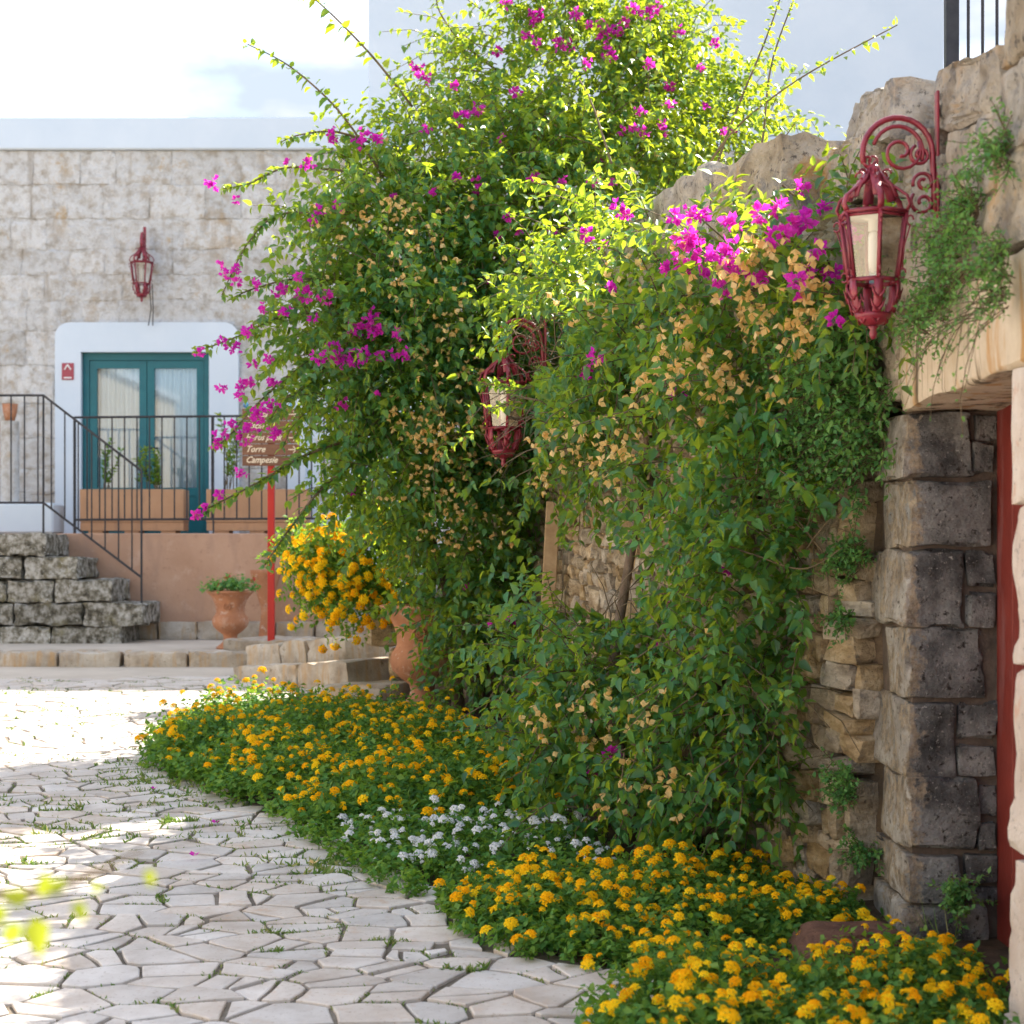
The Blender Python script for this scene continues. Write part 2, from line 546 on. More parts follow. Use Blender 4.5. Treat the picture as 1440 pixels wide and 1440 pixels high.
M['jambstone'] = jamb_stone_mat()
M['redmortar'] = surface("red_brown_mortar", [(0.3, (0.075, 0.058, 0.048)), (0.7, (0.17, 0.13, 0.105))], scale=9, bump=0.8, bscale=40, specks=[(7, 0.55, 0.7, (0.06, 0.05, 0.045))])
M['lintel'] = surface("cream_lintel", [(0.3, (0.46, 0.36, 0.25)), (0.7, (0.66, 0.56, 0.44))], scale=5, bump=0.5, bscale=28, bdist=0.015,
                      stains=[(2.2, (6, 5.5, 0.35), 0.53, 0.63, (0.12, 0.09, 0.06)), (3.1, (5, 4, 0.5), 0.56, 0.68, (0.48, 0.27, 0.11))], rand=0.08)
M['palejamb'] = surface("pale_pink_stone", [(0.3, (0.50, 0.40, 0.34)), (0.6, (0.66, 0.58, 0.52)), (0.8, (0.72, 0.66, 0.62))], scale=5, bump=0.8, bscale=30, bdist=0.02, specks=[(36, 0.58, 0.66, (0.28, 0.24, 0.22)), (3, 0.6, 0.7, (0.55, 0.30, 0.20))])
M['core'] = surface("wall_core", [(0.3, (0.07, 0.05, 0.035)), (0.7, (0.20, 0.14, 0.09))], scale=8, bump=1.0, bscale=25, bdist=0.03)
M['reddoor'] = surface("oxide_red_door", [(0.3, (0.13, 0.016, 0.012)), (0.7, (0.20, 0.030, 0.022))], scale=5, bump=0.3, bscale=50, rough=0.6, stains=[(3, (3, 3, 0.6), 0.56, 0.75, (0.22, 0.10, 0.10))])
M['lampred'] = surface("lamp_red_paint", [(0.3, (0.17, 0.012, 0.028)), (0.7, (0.29, 0.028, 0.048))], scale=16, bump=0.15, bscale=80, bdist=0.003, rough=0.36, spec=0.45, coat=0.15,
                       specks=[(45, 0.60, 0.68, (0.10, 0.022, 0.018)), (70, 0.66, 0.70, (0.36, 0.14, 0.13))])
M['glass'] = glass_mat("clear_glass", (0.88, 0.95, 1.0), 0.04)
M['lampglass'] = glass_mat("dusty_lamp_glass", (0.86, 0.86, 0.84), 0.16)
M['bulb'] = surface("opal_bulb", [(0.3, (0.75, 0.74, 0.72)), (0.7, (0.8, 0.8, 0.78))], bump=0, rough=0.25)
M['iron'] = surface("dark_iron", [(0.3, (0.016, 0.017, 0.022)), (0.7, (0.035, 0.035, 0.042))], scale=20, bump=0.2, bscale=60, rough=0.55, spec=0.4)
M['teal'] = surface("teal_paint", [(0.3, (0.005, 0.115, 0.145)), (0.7, (0.008, 0.150, 0.180))], scale=6, bump=0.1, bscale=60, rough=0.45, spec=0.4)
M['curtain'] = surface("white_curtain", [(0.3, (0.80, 0.82, 0.83)), (0.7, (0.86, 0.87, 0.88))], bump=0.1, rough=0.95)
M['planter'] = surface("ochre_planter", [(0.3, (0.46, 0.265, 0.150)), (0.7, (0.55, 0.33, 0.20))], scale=3, bump=0.2, bscale=30, stains=[(2.5, (4, 4, 0.8), 0.54, 0.7, (0.40, 0.24, 0.15))], specks=[(20, 0.62, 0.72, (0.38, 0.23, 0.14))])
M['terracotta'] = surface("terracotta", [(0.3, (0.34, 0.145, 0.075)), (0.6, (0.47, 0.215, 0.115)), (0.8, (0.53, 0.29, 0.18))], scale=7, bump=0.3, bscale=50, bdist=0.005, rough=0.8,
                          specks=[(5, 0.56, 0.70, (0.52, 0.34, 0.25)), (16, 0.58, 0.68, (0.60, 0.46, 0.38)), (9, 0.60, 0.70, (0.24, 0.12, 0.075))])
M['wood'] = surface("sign_wood", [(0.3, (0.135, 0.060, 0.034)), (0.7, (0.215, 0.105, 0.062))], scale=8, stretch=(1.5, 8, 18), bump=0.2, bscale=60, rough=0.6, rand=0.12)
M['cream'] = surface("cream_lettering", [(0.3, (0.78, 0.66, 0.50)), (0.7, (0.82, 0.72, 0.58))], bump=0)
M['postred'] = surface("post_red_paint", [(0.3, (0.40, 0.014, 0.009)), (0.7, (0.47, 0.022, 0.012))], bump=0.1, rough=0.4)
M['plaque'] = surface("plaque_red", [(0.3, (0.34, 0.06, 0.085)), (0.7, (0.38, 0.075, 0.10))], bump=0, rough=0.4)
M['plaquewhite'] = surface("plaque_white", [(0.3, (0.75, 0.74, 0.74)), (0.7, (0.78, 0.78, 0.78))], bump=0)
M['blueglass'] = surface("blue_glazed_knob", [(0.4, (0.02, 0.10, 0.30)), (0.6, (0.10, 0.42, 0.55))], scale=25, bump=0, rough=0.12, spec=0.8)
M['bark'] = surface("grey_brown_bark", [(0.3, (0.09, 0.060, 0.040)), (0.7, (0.23, 0.165, 0.115))], scale=14, stretch=(3, 3, 0.5), bump=0.9, bscale=40, bdist=0.01)
M['cane'] = surface("young_cane", [(0.3, (0.10, 0.075, 0.045)), (0.7, (0.20, 0.145, 0.085))], scale=12, bump=0.2)
M['straw'] = surface("dry_straw", [(0.3, (0.34, 0.22, 0.12)), (0.7, (0.50, 0.36, 0.22))], scale=14, bump=0.2)

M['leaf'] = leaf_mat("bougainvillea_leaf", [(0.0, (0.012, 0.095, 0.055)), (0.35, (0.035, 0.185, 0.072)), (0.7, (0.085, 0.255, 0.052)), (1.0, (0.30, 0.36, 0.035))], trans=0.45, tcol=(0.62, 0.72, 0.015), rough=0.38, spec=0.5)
M['lantleaf'] = leaf_mat("lantana_leaf", [(0.0, (0.045, 0.165, 0.036)), (0.5, (0.090, 0.25, 0.048)), (1.0, (0.20, 0.34, 0.06))], trans=0.42, tcol=(0.36, 0.52, 0.03), rough=0.6, spec=0.3)
M['caperleaf'] = leaf_mat("creeper_leaf", [(0.0, (0.06, 0.20, 0.07)), (0.5, (0.11, 0.29, 0.09)), (1.0, (0.20, 0.38, 0.09))], trans=0.4, tcol=(0.30, 0.52, 0.06), rough=0.6)
M['grassblade'] = leaf_mat("joint_grass", [(0.0, (0.07, 0.16, 0.03)), (0.5, (0.14, 0.25, 0.05)), (1.0, (0.40, 0.36, 0.15))], trans=0.3, tcol=(0.25, 0.38, 0.05), rough=0.7)
M['magenta'] = leaf_mat("magenta_bract", [(0.0, (0.46, 0.010, 0.42)), (0.5, (0.60, 0.020, 0.46)), (1.0, (0.74, 0.07, 0.46))], trans=0.5, tcol=(0.86, 0.05, 0.62), rough=0.6, spec=0.2, objrand=True)
M['dried'] = leaf_mat("dried_bract", [(0.0, (0.70, 0.42, 0.14)), (0.5, (0.84, 0.60, 0.25)), (1.0, (0.90, 0.72, 0.40))], trans=0.5, tcol=(0.92, 0.62, 0.24), rough=0.8, spec=0.1, objrand=True)
M['orange'] = leaf_mat("lantana_floret", [(0.0, (0.95, 0.42, 0.004)), (0.4, (0.97, 0.56, 0.007)), (1.0, (0.97, 0.74, 0.02))], trans=0.30, tcol=(0.9, 0.42, 0.0), rough=0.8, spec=0.1, objrand=True)
M['whitefl'] = leaf_mat("white_floret", [(0.0, (0.76, 0.77, 0.80)), (1.0, (0.82, 0.82, 0.82))], trans=0.3, tcol=(0.8, 0.8, 0.8), rough=0.8, spec=0.1, objrand=True)
M['yellowleaf'] = leaf_mat("young_yellow_leaf", [(0.0, (0.10, 0.20, 0.03)), (1.0, (0.28, 0.34, 0.03))], trans=0.5, tcol=(0.5, 0.55, 0.02), rough=0.5)

# ------------------------------------------------------------------ leaf clouds
T8 = (np.array([(0, 0, 0), (.24, -.40, .07), (.60, -.31, .04), (1, 0, -.20), (.60, .31, .04), (.24, .40, .07), (.26, 0, -.02), (.62, 0, -.07)], float),
      np.array([(0, 6, 1), (1, 6, 7), (1, 7, 2), (2, 7, 3), (0, 5, 6), (5, 4, 7), (5, 7, 6), (4, 3, 7)]))
T4 = (np.array([(0, 0, 0), (.42, -.36, .08), (.42, .36, .08), (.48, 0, -.02), (1, 0, -.14)], float),
      np.array([(0, 3, 1), (0, 2, 3), (1, 3, 4), (3, 2, 4)]))
TB = (np.array([(0, 0, 0), (.5, -.5, .16), (.5, .5, .16), (.5, 0, .02), (1, 0, .20)], float),
      np.array([(0, 3, 1), (0, 2, 3), (1, 3, 4), (3, 2, 4)]))
TG = (np.array([(0, -.5, 0), (0, .5, 0), (.55, .35, .04), (.55, -.35, .04), (1, 0, -.12)], float),
      np.array([(0, 1, 2), (0, 2, 3), (3, 2, 4)]))


def unit(a):
    return a / np.maximum(np.linalg.norm(a, axis=-1, keepdims=True), 1e-9)


def cloud_mesh(name, P, T, N, L, W, tpl, mat, rv=None, smooth=True):
    n = len(P)
    T = unit(T)
    N = unit(N - T * np.sum(N * T, axis=1, keepdims=True))
    S = np.cross(T, N)
    tv, tf = tpl
    V = (P[:, None, :] + T[:, None, :] * (tv[None, :, 0] * L[:, None])[..., None] + S[:, None, :] * (tv[None, :, 1] * W[:, None])[..., None]
         + N[:, None, :] * (tv[None, :, 2] * L[:, None])[..., None])
    V = V.reshape(-1, 3)
    F = (tf[None] + (np.arange(n) * len(tv))[:, None, None]).reshape(-1)
    nf = n * len(tf)
    me = bpy.data.meshes.new(name)
    me.vertices.add(len(V))
    me.vertices.foreach_set("co", V.astype(np.float32).ravel())
    me.loops.add(nf * 3)
    me.loops.foreach_set("vertex_index", F.astype(np.int32))
    me.polygons.add(nf)
    me.polygons.foreach_set("loop_start", np.arange(0, nf * 3, 3, dtype=np.int32))
    me.polygons.foreach_set("use_smooth", np.full(nf, smooth, dtype=bool))
    me.update(calc_edges=True)
    a = me.attributes.new("rnd", 'FLOAT', 'POINT')
    if rv is None: rv = rng.random(n)
    a.data.foreach_set("value", np.repeat(rv, len(tv)).astype(np.float32))
    me.materials.append(mat)
    return me


def grow(O, D, length, steps, droop, wander, per=1, spread=0.9, leafdown=0.25, start=0.0):
    """shoots growing from O along D; returns leaf bases, directions, normals and the shoots' paths"""
    n = len(O)
    p = O.copy()
    d = unit(D)
    st = (length / steps)[:, None]
    Ps, Ts, Ns, path = [], [], [], [p.copy()]
    for k in range(steps):
        d = unit(d + np.array([0, 0, -1.0]) * droop * st * 4 + rng.normal(0, wander, (n, 3)))
        p = p + d * st
        path.append(p.copy())
        if k / steps < start: continue
        for q in range(per):
            r = rng.normal(0, 1, (n, 3))
            side = unit(r - d * np.sum(r * d, axis=1, keepdims=True))
            t = unit(d * 0.45 + side * spread + np.array([0, 0, -1.0]) * leafdown)
            up = np.array([0, 0, 1.0]) * 0.9 + rng.normal(0, 0.45, (n, 3)) + d * 0.2
            Ps.append(p + rng.normal(0, 0.004, (n, 3)))
            Ts.append(t)
            Ns.append(up)
    return np.concatenate(Ps), np.concatenate(Ts), np.concatenate(Ns), np.stack(path, 1)


def stems_mesh(name, paths, r0, r1, mat):
    """thin three-sided stems along many paths"""
    mb_v, mb_f = [], []
    n, k, _ = paths.shape
    tang = np.gradient(paths, axis=1)
    tang = unit(tang)
    a = unit(np.cross(tang, np.array([0.3, 0.5, 0.81])))
    b = np.cross(tang, a)
    rad = np.linspace(r0, r1, k)[None, :, None]
    rings = [paths + (a * math.cos(2 * math.pi * j / 3) + b * math.sin(2 * math.pi * j / 3)) * rad for j in range(3)]
    V = np.stack(rings, 2).reshape(-1, 3)
    idx = np.arange(n * k * 3).reshape(n, k, 3)
    quads = []
    for j in range(3):
        j2 = (j + 1) % 3
        quads.append(np.stack([idx[:, :-1, j], idx[:, :-1, j2], idx[:, 1:, j2], idx[:, 1:, j]], -1).reshape(-1, 4))
    Q = np.concatenate(quads)
    me = bpy.data.meshes.new(name)
    me.vertices.add(len(V))
    me.vertices.foreach_set("co", V.astype(np.float32).ravel())
    me.loops.add(len(Q) * 4)
    me.loops.foreach_set("vertex_index", Q.astype(np.int32).ravel())
    me.polygons.add(len(Q))
    me.polygons.foreach_set("loop_start", np.arange(0, len(Q) * 4, 4, dtype=np.int32))
    me.polygons.foreach_set("use_smooth", np.ones(len(Q), dtype=bool))
    me.update(calc_edges=True)
    me.materials.append(mat)
    return me


# ================================================================== SETTING
# ground: one sheet, sloping up along the lane, flat beyond
gx = [-300, -60, -14, -7, -3, 0, 3, 7, 14, 60, 300]
gy = [-200, -30, -4, 0, 4, 8, 12, 16, 20, 30, 60, 300]
gv = [(x, y, (SLOPE * y if -30 <= y <= 20 else (0.894 if y > 20 else -1.34))) for y in gy for x in gx]
nx = len(gx)
gf = [(j * nx + i, j * nx + i + 1, (j + 1) * nx + i + 1, (j + 1) * nx + i) for j in range(len(gy) - 1) for i in range(nx - 1)]
tag(MB().add(gv, gf).build("ground", M['joint']), kind="structure")

# edge of the flower beds towards the lane
EDGE = [(-1.9, 12.9), (-2.30, 11.4), (-2.27, 10.3), (-1.95, 9.6), (-1.34, 8.75), (-0.95, 8.0), (-0.60, 7.25), (-0.36, 6.85), (-0.18, 6.35), (0.02, 6.08), (0.30, 5.92), (0.52, 5.80),
        (0.42, 5.60), (0.22, 5.35), (0.16, 4.9), (0.10, 4.2)]


def edge_x(y):
    pts = EDGE
    best = None
    for (x0, y0), (x1, y1) in zip(pts, pts[1:]):
        if y1 <= y <= y0:
            t = (y - y0) / (y1 - y0 + 1e-9)
            x = x0 + (x1 - x0) * t
            best = x if best is None else min(best, x)
    if best is None: best = pts[-1][0] if y < 5 else pts[0][0]
    return best


# soil of the beds: a sheet just over the ground, right of the edge
sv, sf = [], []
ys = [4.0 + 0.3 * i for i in range(33)]
for y in ys:
    e = edge_x(min(max(y, 4.2), 12.9))
    for k in range(5):
        x = e + 0.20 + (2.6 - e) * k / 4
        sv.append((x, y, ground(y) + 0.010 + (0.03 + 0.05 * (mnoise.noise(Vector((x * 2, y * 2, 0))) + .5) if k else 0)))
for j in range(len(ys) - 1):
    for k in range(4):
        sf.append((j * 5 + k, j * 5 + k + 1, (j + 1) * 5 + k + 1, (j + 1) * 5 + k))
tag(MB().add(sv, sf).build("bed_soil", M['soil']), kind="structure")

# far, smooth stretch of the lane
lv = [(x, y, ground(y) + 0.006 + 0.003 * mnoise.noise(Vector((x, y, 3)))) for y in (14.2, 14.5, 14.8, 15.2, 15.75) for x in (-14, -8, -6, -4.5, -3.5, -2.6, -1.9, -1.0, 0.0)]
lf = [(j * 9 + i, j * 9 + i + 1, (j + 1) * 9 + i + 1, (j + 1) * 9 + i) for j in range(4) for i in range(8)]
tag(MB().add(lv, lf).build("path", M['concrete']), kind="structure")


# pale paving added out of view, left and behind the camera, for bounce light
qv, qf = [], []
qy = [-14, -8, -3, 0, 3.9, 5, 7, 9, 11, 12.6]
for y in qy:
    xr = 1.35 if y < 4.0 else -(0.42 * y + 0.75)
    for k in range(4):
        qv.append((-10.0 + (xr + 10.0) * k / 3, y, ground(y) + 0.005))
for j in range(len(qy) - 1):
    for k in range(3):
        qf.append((j * 4 + k, j * 4 + k + 1, (j + 1) * 4 + k + 1, (j + 1) * 4 + k))
tag(MB().add(qv, qf).build("pavement", M['concrete']), kind="structure")


# ---- crazy paving: one polygon per stone (Voronoi cells cut in the plane of the lane)
def clip(poly, mx, my, nx_, ny_):
    out = []
    for i in range(len(poly)):
        a, b = poly[i], poly[(i + 1) % len(poly)]
        da = (a[0] - mx) * nx_ + (a[1] - my) * ny_
        db = (b[0] - mx) * nx_ + (b[1] - my) * ny_
        if da <= 0: out.append(a)
        if (da < 0 < db) or (db < 0 < da):
            t = da / (da - db)
            out.append((a[0] + (b[0] - a[0]) * t, a[1] + (b[1] - a[1]) * t))
    return out


seeds = []
AX = 0.55    # stones lie with their long side across the lane
yy = 3.9
row = 0
while yy < 15.0:
    stepy = rnd.uniform(0.125, 0.18)
    xx = -6.2 + rnd.uniform(0, .4)
    while xx < 1.0:
        w = rnd.choice([0.14, 0.19, 0.26, 0.35])
        seeds.append((xx + rnd.uniform(-.09, .09), yy + rnd.uniform(-.08, .08)))
        xx += w
    yy += stepy
    row += 1
sarr = np.array(seeds)
pave = empty("paving", (0, 0, 0))
tag(pave, kind="structure")
stones = []
for i, (sx, sy) in enumerate(seeds):
    if sx < -0.42 * sy - 0.9: continue
    e = edge_x(min(max(sy, 4.2), 12.9)) if sy < 12.9 else -1.7
    if sx > e + 0.17 or sy > 14.7: continue
    d2 = (sarr[:, 0] - sx) ** 2 * AX + (sarr[:, 1] - sy) ** 2
    nb = np.argsort(d2)[1:26]
    poly = [(sx - 0.7, sy - 0.7), (sx + 0.7, sy - 0.7), (sx + 0.7, sy + 0.7), (sx - 0.7, sy + 0.7)]
    for j in nb:
        qx, qy = seeds[j]
        dx, dy = (qx - sx) * AX, (qy - sy)
        ln = math.hypot(dx, dy)
        if ln < 1e-6: continue
        g = rnd.uniform(0.002, 0.009)
        poly = clip(poly, (sx + qx) / 2 - dx / ln * g, (sy + qy) / 2 - dy / ln * g, dx / ln, dy / ln)
        if len(poly) < 3: break
    if len(poly) < 3: continue
    parts = [poly]
    if rnd.random() < 0.34:
        an = rnd.uniform(0, math.pi)
        cxp = sum(p[0] for p in poly) / len(poly) + rnd.uniform(-.05, .05)
        cyp = sum(p[1] for p in poly) / len(poly) + rnd.uniform(-.03, .03)
        ca, sa = math.cos(an), math.sin(an)
        parts = [clip(poly, cxp - ca * .006, cyp - sa * .006, ca, sa), clip(poly, cxp + ca * .006, cyp + sa * .006, -ca, -sa)]
    for pol in parts:
        if len(pol) < 3: continue
        pp = []
        m = len(pol)
        ar = abs(sum(pol[k - 1][0] * pol[k][1] - pol[k][0] * pol[k - 1][1] for k in range(m))) / 2
        if ar < 0.004: continue
        for k in range(m):
            a, b, c = Vector(pol[k - 1]), Vector(pol[k]), Vector(pol[(k + 1) % m])
            if (b - a).length < 0.02: continue
            pp.append(b + ((a - b).normalized() + (c - b).normalized()) * rnd.uniform(0.0, 0.008))
            if (c - b).length > 0.12:
                e_ = (c - b).normalized()
                t_ = rnd.uniform(.3, .7)
                pp.append(b + (c - b) * t_ + Vector((-e_.y, e_.x)) * rnd.uniform(-.003, .010))
        if len(pp) < 4: continue
        qx_, qy_ = sum(p.x for p in pp) / len(pp), sum(p.y for p in pp) / len(pp)
        stones.append((qy_, qx_, pp))
stones.sort(key=lambda s: s[0])
FRONT = [s for s in stones if abs(s[1]) < 0.30 * s[0] + 0.15 and s[0] > 5.1]
keep = set(id(s) for s in FRONT[:300])
rest = MB()


def stone_geo(sy, sx, pp):
    tx, ty = rnd.uniform(-.010, .010), rnd.uniform(-.010, .010)
    h = rnd.uniform(0.008, 0.017)
    n = len(pp)
    vs = []
    for p in pp:     # foot, shoulder, inner top
        vs.append((p.x - sx, p.y - sy, ground(p.y) - ground(sy) - 0.01))
    for p in pp:
        vs.append((p.x - sx, p.y - sy, ground(p.y) - ground(sy) + h - 0.003 + tx * (p.x - sx) + ty * (p.y - sy)))
    cen = Vector((sum(p.x for p in pp) / n, sum(p.y for p in pp) / n))
    for p in pp:
        q = p + (cen - p).normalized() * 0.006
        vs.append((q.x - sx, q.y - sy, ground(q.y) - ground(sy) + h + tx * (q.x - sx) + ty * (q.y - sy)))
    vs.append((cen.x - sx, cen.y - sy, ground(cen.y) - ground(sy) + h + rnd.uniform(-.002, .003)))
    fs = []
    for k in range(n):
        k2 = (k + 1) % n
        fs.append((k, k2, n + k2, n + k))
        fs.append((n + k, n + k2, 2 * n + k2, 2 * n + k))
        fs.append((2 * n + k, 2 * n + k2, 3 * n))
    return vs, fs


for s in stones:
    sy, sx, pp = s
    vs, fs = stone_geo(sy, sx, pp)
    if id(s) in keep:
        MB().add(vs, fs).build("paving_stone", M['paving'], pave, loc=(sx, sy, ground(sy)))
    else:
        g = ground(sy)
        rest.add([(v[0] + sx, v[1] + sy, v[2] + g) for v in vs], fs)
tag(rest.build("paving_stones_beyond", M['paving'], pave), kind="stuff")

# grass and weeds in the joints
gP, gT, gN, gL = [], [], [], []


joints = []
for s_ in stones:
    pp_ = s_[2]
    for a_, b_ in zip(pp_, pp_[1:] + pp_[:1]):
        m_ = max(1, int((b_ - a_).length / .02))
        joints += [tuple(a_.lerp(b_, k_ / m_)) for k_ in range(m_)]
joints = np.array(joints)


def tuft(x, y, n, rad, hgt):
    near = np.where((np.abs(joints[:, 0] - x) < rad * 1.6) & (np.abs(joints[:, 1] - y) < rad))[0]
    for _ in range(int(n * 1.5)):
        if len(near):
            qx, qy = joints[rnd.choice(near)]
        else:
            qx, qy = x + rnd.gauss(0, rad * .5), y + rnd.gauss(0, rad * .5)
        gP.append((qx + rnd.gauss(0, .006), qy + rnd.gauss(0, .006), ground(qy) + 0.004))
        gT.append((rnd.gauss(0, .7), rnd.gauss(0, .7), .9))
        gN.append((rnd.gauss(0, 1), rnd.gauss(0, 1), 0.2))
        gL.append(hgt * rnd.uniform(.3, .85))


def lane(px, py):
    d = EYE * FPX / (py - HOR + SLOPE * FPX)
    return ((px - 720) / FPX * d, d)


for (px, py, n, rad, h) in [(60, 975, 60, .22, .05), (30, 1132, 80, .20, .05), (88, 1140, 50, .08, .06), (150, 1142, 70, .20, .045), (85, 1165, 50, .10, .05), (110, 1172, 70, .12, .06), (150, 1180, 50, .10, .05),
                            (255, 1160, 60, .06, .07), (190, 1080, 140, .28, .05), (230, 1100, 140, .20, .06), (265, 1110, 100, .18, .06), (100, 1100, 40, .15, .035), (330, 1170, 120, .22, .05), (415, 1212, 90, .16, .05),
                            (465, 1225, 130, .12, .07), (425, 1248, 60, .14, .04), (395, 1190, 60, .2, .035), (382, 1340, 45, .03, .04), (385, 1313, 40, .05, .04), (462, 1312, 40, .10, .03), (548, 1330, 50, .05, .04),
                            (650, 1365, 60, .05, .05), (45, 1215, 40, .06, .05), (150, 1220, 40, .10, .04), (215, 1268, 30, .06, .04), (20, 1070, 40, .2, .03), (80, 1000, 60, .16, .05), (90, 1020, 40, .1, .05), (290, 1130, 100, .2, .05)]:
    x, y = lane(px, py)
    tuft(x, y, n, rad, h)
for s in stones:
    p = rnd.choice(s[2])
    if rnd.random() < 0.5: tuft(p.x, p.y, rnd.randint(6, 30), rnd.uniform(.03, .10), rnd.uniform(.015, .035))
gP, gT, gN, gL = (np.array(a, float) for a in (gP, gT, gN, gL))
g = link_mesh("grass", cloud_mesh("grass", gP, gT, gN, gL, gL * .22 + .003, TG, M['grassblade']), None)
tag(g, "short grass tufts growing in the joints of the stone paving", "grass", kind="stuff")

# fallen petals on the paving
for (px, py, c, s, lab) in [(272, 1213, 'magenta', .035, "vivid purple bract fallen alone on the bare paving stones"), (302, 1166, 'magenta', .03, "pinkish bract fallen near the edge of the large lantana bed"),
                            (216, 1117, 'magenta', .025, "tiny purple bract fallen beside the grassy corner of the bed"), (440, 1224, 'dried', .03, "dried brown bract fallen beside the patch of white flowers")]:
    x, y = lane(px, py)
    n = 3
    P = np.tile([[0, 0, 0.03]], (n, 1)).astype(float)
    an = np.arange(n) * 2.09
    T = np.stack([np.cos(an), np.sin(an), np.full(n, .35)], 1)
    me = cloud_mesh("fallen_bract", P, T, np.tile([[0, 0, 1.]], (n, 1)), np.full(n, s), np.full(n, s * .7), TB, M[c])
    o = link_mesh("fallen_bract", me, None, None, loc=(x, y, ground(y)))
    tag(o, lab, "fallen flower")

# ================================================================== FAR HOUSE
YF = 20.0
kf = FPX / YF


def fx(px, d=YF): return (px - 720) / FPX * d
def fz(py, d=YF): return EYE - (py - HOR) / FPX * d


house = empty("stone_house", (-5, YF, 0.85), "low house of whitewashed stone blocks with a white parapet and teal glazed door", "house")


def hp(mb, name, mat, parent=None, smooth=False):
    """build world-coordinate geometry under the house"""
    o = mb.build(name, mat, parent or house, smooth)
    if parent is None or parent == house:
        o.location = (-house.location.x, -house.location.y, -house.location.z)
    return o


DX0, DX1, DZ1, LANDZ = fx(118, 20.1), fx(297, 20.1), fz(497, 20.1), 1.957
wall_top = fz(211)
wb = MB()
wb.box(-14, DX0, YF + 0.035, YF + 0.5, 0.6, wall_top)
wb.box(DX1, 4.0, YF + 0.035, YF + 0.5, 0.6, wall_top)
wb.box(DX0, DX1, YF + 0.035, YF + 0.5, DZ1, wall_top)
wall = hp(wb, "wall", M['facade'])
# blocks of the facade
SX0, SX1, SZT = fx(77, 19.95), fx(335, 19.95), fz(453, 19.95)
variants = {}
courses = []
z = wall_top
while z > 0.9:
    h = rnd.choice([0.30, 0.36, 0.40, 0.45])
    courses.append((z - h, z))
    z -= h
for ci, (z0, z1) in enumerate(courses):
    x = -8.2 - rnd.uniform(0, 0.6)
    while x < -0.6:
        w = rnd.choice([0.42, 0.55, 0.66, 0.8, 0.92])
        x1 = x + w
        # skip what lies wholly behind the door surround or in the door opening
        hid = (x > SX0 + 0.02 and x1 < SX1 - 0.02 and z1 < SZT - 0.02)
        xa, xb = x, x1
        if z0 < SZT - 0.03 and not hid:
            if xa < SX0 < xb: xb = SX0 + 0.05
            elif xa < SX1 < xb: xa = SX1 - 0.05
        if z0 < SZT and xa < SX0 and xb > SX1: hid = True
        if not hid and xb - xa > 0.08 and z1 > 1.2:
            key = (round(xb - xa, 2), round(z1 - z0, 2), rnd.randint(0, 1))
            if key not in variants:
                variants[key] = blockmesh("stone_block", key[0] - 0.008, 0.10, key[1] - 0.007, cuts=9, rough=0.022, bev=0.007, seed=len(variants) * 1.37, mat=M['facade'])
            o = link_mesh("stone_block", variants[key], None, wall)
            o.location = ((xa + xb) / 2, YF + 0.081 - rnd.uniform(0, .012), (z0 + z1) / 2)
        x = x1
# parapet
par = MB().box(-14, fx(519), YF - 0.03, YF + 0.5, wall_top + 0.004, fz(165), bev=0.015)
hp(par, "parapet", M['white'])
# rounded white surround of the door
def surround(x0, x1, zt, zb, ox0, ox1, ozt, y0, y1, r=0.17):
    outer = []
    for k in range(9):
        a = math.pi - k * math.pi / 16
        outer.append((x0 + r + r * math.cos(a), zt - r + r * math.sin(a)))
    for k in range(9):
        a = math.pi / 2 - k * math.pi / 16
        outer.append((x1 - r + r * math.cos(a), zt - r + r * math.sin(a)))
    prof = [(x0, zb)] + outer + [(x1, zb), (ox1, zb), (ox1, ozt), (ox0, ozt), (ox0, zb)]
    n = len(prof)
    vs = [(p[0], y0, p[1]) for p in prof] + [(p[0], y1, p[1]) for p in prof]
    bm = bmesh.new()
    bv = [bm.verts.new(v) for v in vs]
    f1 = bm.faces.new(bv[:n])
    f2 = bm.faces.new(list(reversed(bv[n:])))
    for k in range(n):
        k2 = (k + 1) % n
        bm.faces.new((bv[k2], bv[k], bv[n + k], bv[n + k2]))
    bm.normal_update()
    bmesh.ops.triangulate(bm, faces=[f1, f2])
    bmesh.ops.recalc_face_normals(bm, faces=bm.faces)
    return MB().from_bm(bm)


hp(surround(SX0, SX1, SZT, 1.5, DX0, DX1, DZ1, YF - 0.045, YF + 0.16), "door_surround", M['white'])
hp(surround(fx(404), fx(600), fz(528), 1.5, fx(430), fx(570), fz(556), YF - 0.042, YF + 0.16), "side_surround", M['white'])
hp(MB().box(fx(430), fx(570), YF + 0.02, YF + 0.10, 1.5, fz(556)), "side_panel", M['white'])
